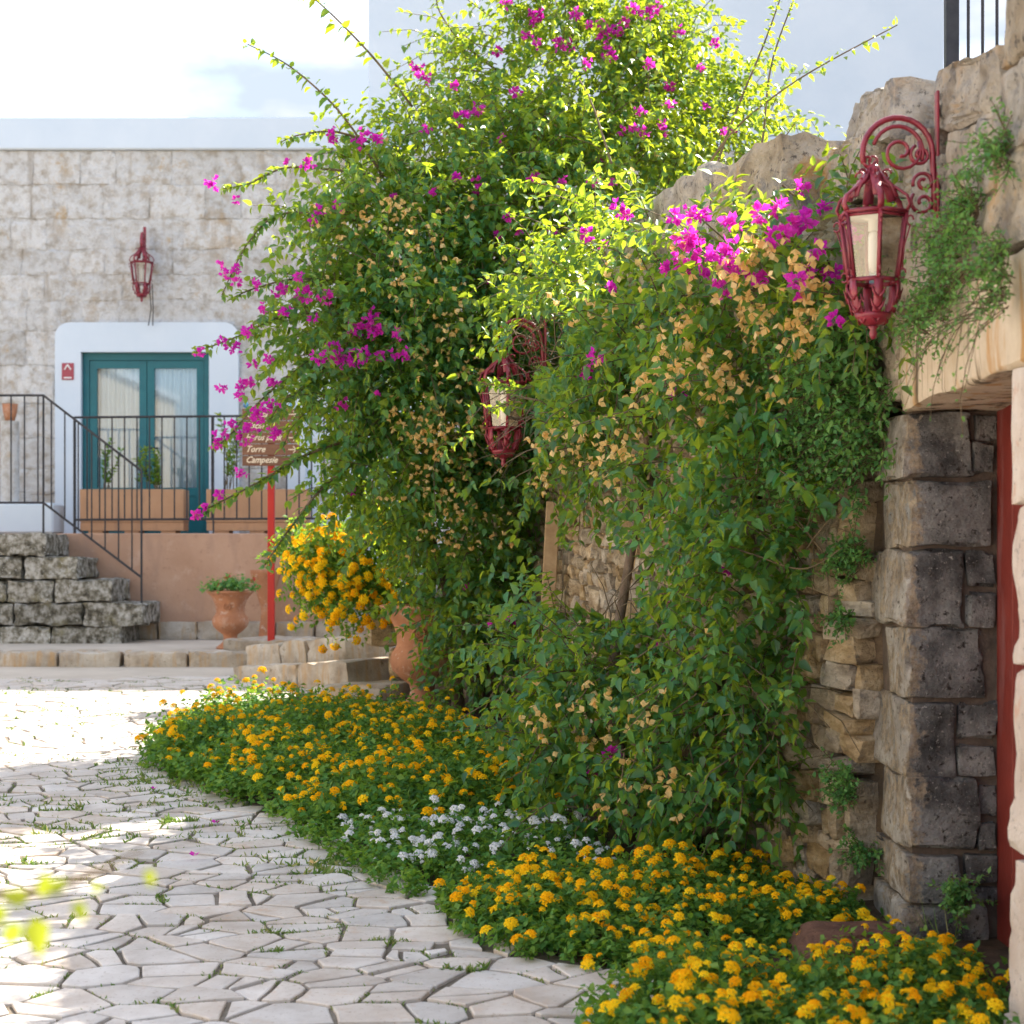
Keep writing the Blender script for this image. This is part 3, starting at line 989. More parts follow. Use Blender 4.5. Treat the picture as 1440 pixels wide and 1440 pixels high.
# glazed double door
door = empty("door", (0, 0, 0)); door.parent = house
door.location = (-house.location.x, -house.location.y, -house.location.z)
yd0, yd1 = YF + 0.05, YF + 0.12
mid = (DX0 + DX1) / 2
fr = MB()
fr.box(DX0, DX0 + 0.075, yd0, yd1, LANDZ, DZ1)
fr.box(DX1 - 0.075, DX1, yd0, yd1, LANDZ, DZ1)
fr.box(DX0 + 0.075, DX1 - 0.075, yd0, yd1, DZ1 - 0.085, DZ1)
fr.build("door_frame", M['teal'], door)
for (a, b) in ((DX0 + 0.08, mid - 0.004), (mid + 0.004, DX1 - 0.08)):
    lf_ = MB()
    st = 0.085
    zb, zm, zt = LANDZ + 0.02, fz(686, 20.1), DZ1 - 0.09
    lf_.box(a, a + st, yd0 + 0.012, yd1 - 0.008, zb, zt)
    lf_.box(b - st, b, yd0 + 0.012, yd1 - 0.008, zb, zt)
    lf_.box(a + st, b - st, yd0 + 0.012, yd1 - 0.008, zt - 0.09, zt)
    lf_.box(a + st, b - st, yd0 + 0.012, yd1 - 0.008, zm - 0.10, zm)
    lf_.box(a + st, b - st, yd0 + 0.022, yd1 - 0.014, zb, zm - 0.10)
    leafo = lf_.build("door_leaf", M['teal'], door)
    MB().box(a + st, b - st, yd0 + 0.030, yd0 + 0.036, zm, zt - 0.09).build("pane", M['glass'], leafo)
    # curtain, pleated
    cv, cf = [], []
    nseg = 46
    for k in range(nseg + 1):
        x = a + st - 0.01 + (b - a - 2 * st + 0.02) * k / nseg
        y = yd1 + 0.035 + 0.012 * math.sin(k * 1.35) + 0.006 * math.sin(k * 0.6 + a)
        cv += [(x, y, zm - 0.05), (x, y, zt - 0.06)]
    cf = [(2 * k, 2 * k + 2, 2 * k + 3, 2 * k + 1) for k in range(nseg)]
    MB().add(cv, cf).build("curtain", M['curtain'], leafo, smooth=True)
MB().tube([(mid + 0.04, yd0 - 0.03, LANDZ + 1.02), (mid + 0.14, yd0 - 0.035, LANDZ + 1.02)], 0.01).build("handle", M['iron'], door)
hp(MB().box(DX0 - 0.4, DX1 + 0.4, YF + 0.42, YF + 0.46, 1.5, DZ1 + 0.2), "room_backing", M['mortar'])

# small red plaque by the door
pl = empty("wall_plaque", (fx(97), YF - 0.052, fz(523)), "small red square plaque with a white arrow fixed beside the teal door", "plaque")
MB().box(-0.070, 0.070, -0.006, 0.0065, -0.098, 0.098, bev=0.003).build("plate", M['plaque'], pl)
ar = MB()
for s in (-1, 1):
    ar.tube([(0, -0.009, 0.078), (s * 0.038, -0.009, 0.02)], 0.010, n=4)
ar.build("arrow", M['plaquewhite'], pl)
MB().box(-0.045, 0.045, -0.0085, -0.0062, -0.082, -0.066).build("caption_bar", M['plaquewhite'], pl)

# tall white house behind
tall = empty("white_house", (3, 20.6, 0.9), "tall plain white house rising behind the bougainvillea", "house")
MB().box(fx(518, 20.35) - 3, fx(1327, 20.35) - 3, -0.25, 7, 0, 8.6).build("wall", M['white'], tall)
MB().box(fx(518, 20.35) - 3 - .05, fx(1327, 20.35) - 3 + .05, -0.30, 7.05, 8.604, 8.75).build("cornice", M['white'], tall)

# unseen house added left of the frame; its sunlit plaster bounces warm fill
ch = empty("added_cream_house", (-11.5, 4, 0), "unseen cream plastered house added across the lane as a warm light reflector", "house")
MB().box(-2.5, 1.6, -14, 7.5, -0.8, 6.2, bev=.02).build("wall", M['creamwall'], ch)
MB().box(-2.6, 1.72, -14.1, 7.6, 6.204, 6.4, bev=.02).build("cornice", M['white'], ch)
for yy_ in (-9, -4.5, 0, 4.5):
    w_ = empty("window", (1.6, yy_, 2.6)); w_.parent = ch
    MB().box(0.003, 0.05, -.55, .55, 0, 1.5, bev=.01).build("frame", M['white'], w_)
    for s_ in (-1, 1):
        MB().box(0.053, 0.085, s_ * .255 - .24, s_ * .255 + .24, .06, 1.44, bev=.006).build("shutter", M['teal'], w_)
    MB().box(0.003, 0.12, -.65, .65, -.08, -.003, bev=.01).build("sill", M['kerb'], w_)

# ---- raised landing, salmon wall, base course
land = empty("landing", (-4, 18.4, 0.8), "salmon plastered landing wall in front of the teal door with a pale stone base", "landing")
o = MB().box(-14, -1.9, 18.4, YF + 0.03, 0.6, LANDZ, bev=0.01).build("plaster_wall", M['pink'], land); o.location = -land.location
for i in range(9):
    x0 = fx(165, 18.2) + i * 0.42
    me = blockmesh("base_stone", 0.41, 0.16, 0.22, cuts=3, rough=0.012, bev=0.02, seed=i * 3.3, mat=M['kerb'])
    o = link_mesh("base_stone", me, None, land); o.location = Vector((x0 + 0.2, 18.36, 0.90)) - land.location
# pale plaster corner block left of the door, on the landing
lb = MB().box(-9, fx(74, 18.6), 18.62, 19.1, LANDZ + 0.002, fz(707, 18.6), bev=0.02)
o = lb.build("low_parapet", M['white'], land); o.location = -land.location

# platform in front
PLZ = 0.815
plat = MB()
pts = [(-14, 15.75), (fx(370, 15.7), 15.72), (-1.75, 15.0), (-0.9, 15.3), (-0.9, 18.42), (-14, 18.42)]
n = len(pts)
plat.add([(p[0], p[1], 0.55) for p in pts] + [(p[0], p[1], PLZ) for p in pts], [tuple(range(n, 2 * n))] + [(k, (k + 1) % n, n + (k + 1) % n, n + k) for k in range(n)])
tag(plat.build("pavement", M['concrete']), kind="structure")
kerb = empty("kerb", (-4, 15.7, 0.7))
tag(kerb, kind="structure")
x = -8.0
i = 0
while x < fx(372, 15.6):
    w = rnd.uniform(0.34, 0.62)
    me = blockmesh("kerb_stone", w - 0.008, 0.26, 0.26, cuts=8, rough=0.024, bev=0.014, seed=i * 2.1 + 5, mat=M['kerb'])
    o = link_mesh("kerb_stone", me, None, kerb); o.location = Vector((x + w / 2, 15.70 + rnd.uniform(-.02, .02), 0.712)) - kerb.location
    x += w
    i += 1
# warm upper step and grey lower step curving towards the urn
def step_run(name, label, p0, p1, top0, top1, hgt, dep, nst, mat, seed):
    t = empty(name, ((p0[0] + p1[0]) / 2, (p0[1] + p1[1]) / 2, 0.7), label, "step")
    a, b = Vector((p0[0], p0[1], 0)), Vector((p1[0], p1[1], 0))
    d = (b - a)
    ang = math.atan2(d.y, d.x)
    cut = [0] + sorted((k + rnd.uniform(-.2, .2)) / nst for k in range(1, nst)) + [1]
    for k in range(nst):
        t0, t1 = cut[k], cut[k + 1]
        tm = (t0 + t1) / 2
        c = a + d * tm
        top = top0 + (top1 - top0) * tm
        me = blockmesh("step_stone", d.length * (t1 - t0) - 0.012, dep, hgt, cuts=9, rough=0.022, bev=0.018, seed=seed + k * 1.9, mat=mat)
        o = link_mesh("step_stone", me, None, t)
        sl = math.atan2(top1 - top0, d.length)
        o.rotation_euler = (0, -sl, ang)
        o.location = Vector((c.x, c.y + dep / 2 * 0.6, top - hgt / 2)) - t.location
    return t


step_run("stone_step", "flat grey brown stone slab under the red sign post", (fx(330, 16.0), 16.0), (fx(432, 15.8), 15.8), fz(899, 15.9), fz(897, 15.9), 0.14, 0.7, 1, M['kerb'], 91)
step_run("stone_step", "warm tan stained stone step below the yellow lantana shrub", (fx(374, 15.2), 15.2), (fx(520, 14.3), 14.3), fz(909, 15.2), fz(893, 14.3), 0.40, 0.55, 3, M['kerb'], 12)
step_run("stone_step", "low grey stone step running to the terracotta urn", (fx(380, 14.6), 14.65), (fx(548, 13.5), 13.5), fz(938, 14.6), fz(928, 13.5), 0.30, 0.9, 2, M['kerb'], 33)
step_run("stone_step", "lowest dark fronted stone step beside the terracotta urn", (fx(486, 13.4), 13.4), (fx(585, 13.0), 13.0), fz(963, 13.4), fz(962, 13.0), 0.26, 0.9, 1, M['kerb'], 55)

# ---- stair
YS = 17.5
stair = empty("stone_stair", (-5, YS, 0.8), "rough stone stair blackened with lichen rising beside the salmon wall", "stair")
tops = [750, 783, 815, 848, 880]
ends = [65, 110, 157, 203, 172]
for ci, (tp, en) in enumerate(zip(tops, ends)):
    z1 = fz(tp, YS)
    z0 = fz(tops[ci + 1], YS) if ci < 4 else 0.70
    x1 = fx(en, YS)
    first = True
    while x1 > -7.4:
        w = rnd.uniform(0.55, 0.75) if first else rnd.uniform(0.4, 0.75)
        me = blockmesh("step_block", w - 0.006, 0.89, z1 - z0 - 0.003, cuts=8, rough=0.026, bev=0.012, seed=ci * 11 + x1, mat=M['lichen'])
        o = link_mesh("step_block", me, None, stair)
        o.location = Vector((x1 - w / 2, YS + 0.445, (z0 + z1) / 2)) - stair.location
        x1 -= w
        first = False

# ---- railings
def railing_bars(t, pts_top, pts_bot, spacing, y, r=0.009):
    """bars between two polylines over x"""
    def z_of(pts, x):
        for (xa, za), (xb, zb) in zip(pts, pts[1:]):
            if xa <= x <= xb: return za + (zb - za) * (x - xa) / (xb - xa + 1e-9)
        return pts[-1][1]
    x = pts_top[0][0] + spacing
    while x < pts_top[-1][0] - spacing * 0.4:
        MB().tube([(x, y, z_of(pts_bot, x)), (x, y, z_of(pts_top, x))], r, n=6).build("baluster", M['iron'], t).location = -t.location
        x += spacing
    for nm, pts in (("top_rail", pts_top), ("bottom_rail", pts_bot)):
        MB().tube([(p[0], y, p[1]) for p in pts], 0.013, n=6).build(nm, M['iron'], t).location = -t.location


ysr = 17.66
srail = empty("stair_railing", (fx(100, ysr), ysr, 1.3), "black iron railing sloping down along the stone stair", "railing")
xa, xb, xc = fx(-60, ysr), fx(61, ysr), fx(199, ysr)
railing_bars(srail, [(xa, fz(556, ysr)), (xb, fz(556, ysr)), (xc, fz(662, ysr))], [(xa, fz(707, ysr)), (xb, fz(707, ysr)), (xc, fz(812, ysr))], 0.139, ysr)
for px, zt, zb in ((61, 556, 749), (199, 662, 847), (-60, 556, 749)):
    MB().tube([(fx(px, ysr), ysr, fz(zb, ysr) - 0.02), (fx(px, ysr), ysr, fz(zt, ysr))], 0.013, n=6).build("post", M['iron'], srail).location = -srail.location
ylr = 18.48
lrail = empty("landing_railing", (fx(260, ylr), ylr, LANDZ), "black iron railing level along the landing in front of the planters", "railing")
xa, xc = fx(105, ylr), fx(470, ylr)
railing_bars(lrail, [(xa, fz(587, ylr)), (xc, fz(584, ylr))], [(xa, fz(731, ylr)), (xc, fz(729, ylr))], 0.135, ylr)
for px in (105, 470, 300):
    MB().tube([(fx(px, ylr), ylr, LANDZ - 0.01), (fx(px, ylr), ylr, fz(586, ylr))], 0.018 if px == 105 else 0.011, n=6).build("post", M['iron'], lrail).location = -lrail.location

# ---- planters with saplings
def sapling(name, label, base, h, nstem, spread_, nl, seed, mat, leaf=0.05):
    t = empty(name, base, label, "plant")
    O = np.zeros((nstem, 3)); O[:, 0] = rng.uniform(-spread_, spread_, nstem); O[:, 1] = rng.uniform(-.05, .05, nstem)
    D = np.stack([rng.normal(0, .14, nstem), rng.normal(0, .14, nstem), np.ones(nstem)], 1)
    P, T, N, path = grow(O, D, rng.uniform(.7, 1.0, nstem) * h, nl, 0.0, 0.05, per=3, spread=0.8, leafdown=-0.2, start=0.2)
    link_mesh("stem", stems_mesh("stem", path, 0.008, 0.003, M['cane']), None, t)
    k = len(P)
    o = link_mesh("foliage", cloud_mesh("foliage", P, T, N, rng.uniform(.6, 1.1, k) * leaf, rng.uniform(.5, .8, k) * leaf * 0.8, T4, mat), None, t)
    o["kind"] = "stuff"
    return t


ypl = 18.82
for (pa, pb, lab) in ((112, 258, "long ochre planter box below the left half of the teal door"), (290, 432, "long ochre planter box standing behind the red sign post")):
    lab = lab.replace("below the left half of the teal door", "in front of the teal door")
    t = empty("planter_box", ((fx(pa, ypl) + fx(pb, ypl)) / 2, ypl + 0.16, LANDZ), lab, "planter")
    w = (fx(pb, ypl) - fx(pa, ypl)) / 2
    zt = fz(688, ypl) - LANDZ
    b = MB()
    b.box(-w, w, -0.16, -0.135, 0.13, zt, bev=0.004).box(-w, w, 0.135, 0.16, 0.13, zt, bev=0.004)
    b.box(-w, -w + 0.025, -0.134, 0.134, 0.13, zt).box(w - 0.025, w, -0.134, 0.134, 0.13, zt)
    b.build("box", M['planter'], t)
    MB().box(-w + 0.003, w - 0.003, -0.150, 0.150, 0.035, 0.126).build("plinth", M['planter'], t)
    for fxx in (-w * 0.7, 0, w * 0.7):
        MB().box(fxx - 0.08, fxx + 0.08, -0.14, 0.14, 0.0, 0.034).build("foot", M['planter'], t)
    MB().box(-w + 0.026, w - 0.026, -0.133, 0.133, 0.2, zt - 0.05).build("soil", M['soil'], t)
ztop = fz(688, ypl) - 0.06
for (px, h, ns, sp, lab, mt) in ((148, 0.62, 4, .07, "light green young sapling growing at the end of the door planter", 'lantleaf'), (212, 0.52, 7, .12, "bushy dark green sapling growing beside the plaster gap in the door planter", 'leaf'),
                                 (322, 0.98, 6, .10, "tall slim olive sapling growing in the planter behind the sign", 'leaf')):
    lab = lab.replace("beside the plaster gap in", "in the middle of")
    sapling("sapling", lab, (fx(px, ypl + .16), ypl + 0.16, ztop), h, ns, sp, 14, 1, M[mt], leaf=.085)

# ---- pots
def urn(name, loc, s, label, plant=True, tilt=0):
    t = empty(name, loc, label, "urn")
    t.rotation_euler = (tilt, 0, 0)
    prof = [(0.0, 0), (0.155, 0), (0.155, 0.022), (0.125, 0.04), (0.085, 0.075), (0.072, 0.115), (0.080, 0.155), (0.135, 0.195), (0.185, 0.245), (0.200, 0.295), (0.190, 0.345), (0.165, 0.38), (0.155, 0.405),
            (0.160, 0.46), (0.178, 0.52), (0.205, 0.575), (0.245, 0.612), (0.262, 0.620), (0.262, 0.640), (0.235, 0.640), (0.215, 0.60), (0.0, 0.59)]
    MB().lathe([(max(r, 0.001) * s, z * s) for r, z in prof], n=32, caps=False).build("body", M['terracotta'], t, smooth=True)
    ring = MB()
    for k in range(24):
        pass
    pts = [(0.035 * s * math.cos(a) - 0.01 * s, -0.172 * s - 0.004, (0.47 + 0.035 * math.sin(a)) * s) for a in [i * 2 * math.pi / 14 for i in range(15)]]
    ring.tube(pts, 0.008 * s, n=5)
    pts2 = [(0.018 * s * math.cos(a) * (1 - i / 22) - 0.01 * s, -0.173 * s - 0.004, (0.47 + 0.018 * (1 - i / 22) * math.sin(a)) * s) for i, a in enumerate([i * 2 * math.pi / 10 for i in range(15)])]
    ring.tube(pts2, 0.006 * s, n=5)
    ring.build("medallion", M['terracotta'], t, smooth=True)
    return t


u1 = urn("terracotta_urn", at(324, 908, 16.55), 0.88, "terracotta urn with green leaves standing on the pavement by the red post")
u1.location.z = PLZ
O = np.zeros((60, 3)); O[:, 0] = rng.uniform(-.17, .17, 60); O[:, 1] = rng.uniform(-.17, .17, 60); O[:, 2] = 0.52
D = np.concatenate([O[:, :2] * 3, np.ones((60, 1))], 1)
P, T, N, path = grow(O, D, rng.uniform(.10, .20, 60), 6, 0.4, .12, per=2, start=0.2)
pp_ = empty("potted_geranium", u1.location, "low leafy plant with a few red flowers filling the urn by the post", "plant")
link_mesh("foliage", cloud_mesh("foliage", P, T, N, rng.uniform(.04, .06, len(P)), rng.uniform(.045, .06, len(P)), T4, M['caperleaf']), None, pp_)["kind"] = "stuff"
fl = P[rng.integers(0, len(P), 5)] + np.array([0, -.02, .03])
Pf = np.repeat(fl, 10, 0) + rng.normal(0, .012, (50, 3))
link_mesh("flowers", cloud_mesh("flowers", Pf, rng.normal(0, 1, (50, 3)), rng.normal(0, 1, (50, 3)), np.full(50, .02), np.full(50, .02), TB, M['postred']), None, pp_)["kind"] = "stuff"
# second pot behind the post
u2 = empty("wall_pot", (fx(374, 18.1), 18.1, PLZ), "tapering dark terracotta pot half hidden behind the red post", "pot")
MB().lathe([(0.001, 0.0), (0.075, 0), (0.08, 0.03), (0.05, 0.30), (0.055, 0.36), (0.10, 0.50), (0.145, 0.66), (0.165, 0.72), (0.165, 0.75), (0.14, 0.75), (0.12, 0.68), (0.001, 0.68)], n=24, caps=False).build("body", M['terracotta'], u2, smooth=True)
# little terracotta pot on the parapet behind the stair railing
u4 = empty("small_pot", (fx(13, 18.75), 18.78, fz(707, 18.6) + 0.002), "small terracotta pot on a white ledge behind the stair railing", "pot")
MB().lathe([(0.001, 0), (0.10, 0), (0.10, 0.9), (0.001, 0.9)], n=14, caps=False).build("stand", M['facade'], u4)
MB().lathe([(0.001, 0.902), (0.05, 0.902), (0.075, 1.00), (0.085, 1.09), (0.07, 1.09), (0.06, 1.05), (0.001, 1.05)], n=18, caps=False).build("body", M['terracotta'], u4, smooth=True)

# ---- sign on the red post
yp = 15.8
sg = empty("direction_sign", (fx(381.5, yp), yp, PLZ), "brown wooden direction sign with cream handwriting and arrows on a red post", "sign")
MB().box(-0.031, 0.031, -0.031, 0.031, 0.0, fz(655, yp) - PLZ + 0.3, bev=0.004).build("post", M['postred'], sg)
bx0, bx1 = fx(342, yp) - sg.location.x, fx(422, yp) - sg.location.x
rows = [(575, 592), (592, 608), (608, 624.5), (624.5, 641), (641, 656)]
words = ["Chiesa", "Piscina", "Heros pook", "Torre", "Campesie"]
fontc = {}


def text_mesh(s, size, shear=0.45):
    cu = bpy.data.curves.new("lettering", 'FONT')
    cu.body = s
    cu.size = size
    cu.shear = shear
    cu.extrude = 0.0015
    cu.resolution_u = 2
    cu.offset = 0.001
    ob = bpy.data.objects.new("tmp", cu)
    COL.objects.link(ob)
    dg = bpy.context.evaluated_depsgraph_get()
    me = bpy.data.meshes.new_from_object(ob.evaluated_get(dg))
    bpy.data.objects.remove(ob)
    bpy.data.curves.remove(cu)
    return me


for (ra, rb), wd in zip(rows, words):
    z1, z0 = fz(ra, yp) - PLZ, fz(rb, yp) - PLZ
    pk = MB().box(bx0, bx1, -0.062, -0.034, z0 + 0.003, z1 - 0.003, bev=0.003).build("plank", M['wood'], sg)
    me = text_mesh(wd, 0.082)
    me.materials.clear(); me.materials.append(M['cream'])
    o = link_mesh("lettering", me, None, pk)
    o.rotation_euler = (R(90), 0, 0)
    o.location = (bx0 + 0.03, -0.0642, z0 + 0.032)
    o.scale = (0.82 if len(wd) > 9 else 0.9, 1, 1)
    ar = MB()
    zc = (z0 + z1) / 2
    ar.tube([(bx1 - 0.10, -0.0655, zc), (bx1 - 0.03, -0.0655, zc)], 0.0055, n=4)
    ar.tube([(bx1 - 0.055, -0.0655, zc + 0.03), (bx1 - 0.028, -0.0655, zc), (bx1 - 0.055, -0.0655, zc - 0.03)], 0.0055, n=4)
    ar.build("arrow", M['cream'], pk)
for px in (347, 412):
    MB().lathe([(0.001, -0.03), (0.02, -0.022), (0.03, 0), (0.02, 0.022), (0.001, 0.03)], n=14, caps=False).build("glass_knob", M['blueglass'], sg, smooth=True).location = (fx(px, yp) - sg.location.x, -0.048, fz(570, yp) - PLZ)

# ================================================================== LAMPS
def lamp_meshes():
    """local frame: x out from the wall, z up, origin at the wall at the top of the lantern"""
    out = []
    RX = 0.215
    # bracket: strap on the wall and the big crook
    plate = MB().box(0.0, 0.010, -0.016, 0.016, -0.20, 0.24, bev=0.003)
    out.append(("wall_strap", plate.mesh("wall_strap", M['lampred']), []))
    crook = MB()
    pts = [(0.014, 0, -0.16), (0.016, 0, -0.06), (0.020, 0, 0.0)]
    for k in range(15):
        a = R(180 - 195 * k / 14)
        pts.append((0.135 + 0.115 * math.cos(a), 0, 0.035 + 0.118 * math.sin(a)))
    pts += [(RX - 0.175, 0, 0)] * 0
    crook.tube(pts, 0.0100, n=6, flat=((0, 1, 0), 0.016))
    scr = MB()

    def spiral(cx, cz, r0, r1, a0, turns, n=22):
        return [(cx + (r0 + (r1 - r0) * k / n) * math.cos(a0 + turns * 2 * math.pi * k / n), 0, cz + (r0 + (r1 - r0) * k / n) * math.sin(a0 + turns * 2 * math.pi * k / n)) for k in range(n + 1)]
    F = dict(n=6, flat=((0, 1, 0), 0.014))
    inner = [(0.135 + 0.083 * math.cos(R(20 + 175 * k / 12)), 0, 0.035 + 0.090 * math.sin(R(20 + 175 * k / 12))) for k in range(13)]
    scr.tube(inner, 0.007, **F)
    scr.tube(spiral(0.125, 0.040, 0.068, 0.012, R(150), 1.35), 0.0062, **F)
    scr.tube(spiral(0.060, 0.030, 0.036, 0.010, R(60), -1.3), 0.0062, **F)
    scr.tube(spiral(0.050, -0.060, 0.036, 0.009, R(-20), 1.4), 0.0062, **F)
    scr.tube(spiral(0.052, -0.125, 0.042, 0.010, R(40), -1.2), 0.0062, **F)
    scr.tube(spiral(0.232, 0.012, 0.022, 0.006, R(180), 1.2), 0.0035, **F)
    out.append(("crook", crook.mesh("crook", M['lampred'], True), []))
    out.append(("scroll", scr.mesh("scroll", M['lampred'], True), []))
    # lantern about the axis x = RX
    hexa = [R(30 + 60 * k + 0) for k in range(6)]

    def ring(r, z, rad, nn=6):
        mb = MB()
        p = [(RX + r * math.cos(a), r * math.sin(a), z) for a in hexa]
        for k in range(6):
            mb.tube([p[k], p[(k + 1) % 6]], rad, n=5)
        return mb
    zt, zb_ = -0.165, -0.385
    rt, rb_ = 0.112, 0.082
    frame = MB()
    for (r, z, rad) in ((rt, zt, 0.008), (rb_, zb_, 0.008), (rt - .006, zt - 0.012, 0.006)):
        q = ring(r, z, rad)
        frame.add(q.v, q.f)
    for a in hexa:
        frame.tube([(RX + rt * math.cos(a), rt * math.sin(a), zt), (RX + rb_ * math.cos(a), rb_ * math.sin(a), zb_)], 0.0075, n=5)
        # little scroll ears at the corners
        for (zz, rr) in ((zt - 0.03, rt + 0.012), (zb_ + 0.02, rb_ + 0.016)):
            c = (RX + rr * math.cos(a), rr * math.sin(a), zz)
            frame.tube([(c[0] + 0.011 * math.cos(b) * math.cos(a), c[1] + 0.011 * math.cos(b) * math.sin(a), c[2] + 0.016 * math.sin(b)) for b in [i * 0.7 for i in range(9)]], 0.0035, n=4)
        frame.tube([(RX + (rt + .012) * math.cos(a), (rt + .012) * math.sin(a), zt - .045), (RX + (rb_ + .022) * math.cos(a), (rb_ + .022) * math.sin(a), (zt + zb_) / 2), (RX + (rb_ + .016) * math.cos(a), (rb_ + .016) * math.sin(a), zb_ + .035)], 0.003, n=4)
    out.append(("lantern_frame", frame.mesh("lantern_frame", M['lampred'], True), []))
    canopy = MB()
    for a in hexa:
        prof = [(rt, zt), (rt + 0.012, zt + 0.022), (rt + 0.002, zt + 0.052), (0.075, zt + 0.082), (0.040, zt + 0.100), (0.024, zt + 0.125), (0.020, zt + 0.15)]
        wd = (-math.sin(a), math.cos(a), 0)
        canopy.tube([(RX + r * math.cos(a), r * math.sin(a), z) for r, z in prof], 0.005, n=6, flat=(wd, 0.012))
        canopy.tube([(RX + (0.045 + 0.016 * math.cos(b)) * math.cos(a), (0.045 + 0.016 * math.cos(b)) * math.sin(a), zt + 0.128 + 0.016 * math.sin(b)) for b in [i * 0.6 for i in range(10)]], 0.004, n=4)
        # acanthus leaf lying on the rib
        canopy.tube([(RX + r * math.cos(a), r * math.sin(a), z) for r, z in [(0.080, zt + 0.050), (0.066, zt + 0.088), (0.045, zt + 0.108), (0.026, zt + 0.135)]], 0.006, n=6, flat=(wd, 0.020))
    canopy.lathe([(0.001, zt + 0.10), (0.026, zt + 0.105), (0.030, zt + 0.125), (0.018, zt + 0.140), (0.022, zt + 0.155), (0.010, zt + 0.165), (0.001, zt + 0.166)], n=14, c=(RX, 0, 0), caps=False)
    out.append(("canopy", canopy.mesh("canopy", M['lampred'], True), []))
    loop = MB()
    loop.tube([(RX + 0.014 * math.cos(b), 0, zt + 0.176 + 0.016 * math.sin(b)) for b in [i * 2 * math.pi / 10 for i in range(11)]], 0.004, n=5)
    loop.tube([(RX + 0.020, 0, zt + 0.150), (RX + 0.036, 0, zt + 0.170), (RX + 0.030, 0, zt + 0.20)], 0.003, n=4)
    out.append(("hanging_ring", loop.mesh("hanging_ring", M['lampred'], True), []))
    bowl = MB()
    for a in hexa:
        wd = (-math.sin(a), math.cos(a), 0)
        prof = [(rb_ + 0.004, zb_ - 0.004), (rb_ + 0.004, zb_ - 0.045), (rb_ - 0.012, zb_ - 0.085), (0.045, zb_ - 0.118), (0.022, zb_ - 0.132)]
        bowl.tube([(RX + r * math.cos(a), r * math.sin(a), z) for r, z in prof], 0.005, n=6, flat=(wd, 0.017))
        for s in (-1, 1):
            for f in (0.25, 0.55, 0.8):
                i = int(f * 4)
                r, z = prof[i]
                c = Vector((RX + r * math.cos(a), r * math.sin(a), z - 0.02))
                w = Vector(wd) * s
                bowl.tube([c, c + w * 0.016 + Vector((0, 0, 0.018)), c + w * 0.024 + Vector((0.006 * math.cos(a), 0.006 * math.sin(a), 0.040))], [0.006, 0.005, 0.002], n=4)
    bowl.lathe([(0.001, zb_ - 0.145), (0.030, zb_ - 0.142), (0.058, zb_ - 0.118), (0.062, zb_ - 0.106), (0.050, zb_ - 0.108), (0.001, zb_ - 0.125)], n=18, c=(RX, 0, 0), caps=False)
    out.append(("bowl", bowl.mesh("bowl", M['lampred'], True), []))
    fin = MB().lathe([(0.001, zb_ - 0.190), (0.009, zb_ - 0.186), (0.014, zb_ - 0.172), (0.010, zb_ - 0.158), (0.020, zb_ - 0.147), (0.001, zb_ - 0.144)], n=12, c=(RX, 0, 0), caps=False)
    out.append(("finial", fin.mesh("finial", M['lampred'], True), []))
    for k in range(6):
        a, b = hexa[k], hexa[(k + 1) % 6]
        q = []
        for (r, z) in ((rt - .004, zt - 0.006), (rb_ - .003, zb_ + 0.004)):
            for an in (a, b):
                q.append((RX + r * math.cos(an), r * math.sin(an), z))
        out.append(("pane", MB().add(q, [(0, 1, 3, 2)]).mesh("pane", M['lampglass']), []))
    bu = MB().lathe([(0.001, zt - 0.19), (0.014, zt - 0.185), (0.017, zt - 0.15), (0.017, zt - 0.075), (0.012, zt - 0.06), (0.001, zt - 0.055)], n=12, c=(RX, 0, 0), caps=False)
    out.append(("bulb", bu.mesh("bulb", M['bulb'], True), []))
    hl = MB().lathe([(0.001, zt - 0.052), (0.016, zt - 0.055), (0.016, zt - 0.02), (0.05, zt - 0.012), (0.09, zt - 0.010), (0.09, zt - 0.004), (0.001, zt - 0.002)], n=16, c=(RX, 0, 0), caps=False)
    out.append(("lamp_holder", hl.mesh("lamp_holder", M['bulb'], True), []))
    return out


LAMP = lamp_meshes()


def place_lamp(loc, ang, label, s=1.0, dup=True):
    t = empty("wall_lamp", loc, label, "wall lamp", "red wrought iron wall lamps")
    t.rotation_euler = (0, 0, ang)
    t.scale = (s, s, s)
    for nm, me, _ in LAMP:
        link_mesh(nm, me, None, t)
    return t


WX = 1.43      # face of the gate wall
lamp1 = place_lamp((WX - 0.03, 5.60, fz(231, 5.60)), math.pi, "ornate red iron wall lamp bolted to the big stones above the gate", 1.0)
lamp3 = place_lamp((fx(204, 19.95), 19.93, fz(352, 19.95)), R(-90) + R(4), "red iron wall lamp on the whitewashed wall above the teal door", 1.12)
# wires below the far lamp
wr = MB()
for s in (0, 1):
    wr.tube([(fx(214 - 4 * s, 19.9), 19.90, fz(400, 19.9)), (fx(216 - 3 * s, 19.9), 19.88, fz(435, 19.9)), (fx(215 - 6 * s, 19.9), 19.89, fz(458, 19.9))], 0.007, n=4)
tag(wr.build("lamp_wire", M['iron']), "two loose dark wires dangling under the lamp above the door", "wire")

# ================================================================== GATE WALL ON THE RIGHT
gate = empty("gate_wall", (WX, 5.6, 0.25), "old stone gate wall with a cream lintel, dark jamb stones and rough coping boulders", "wall")


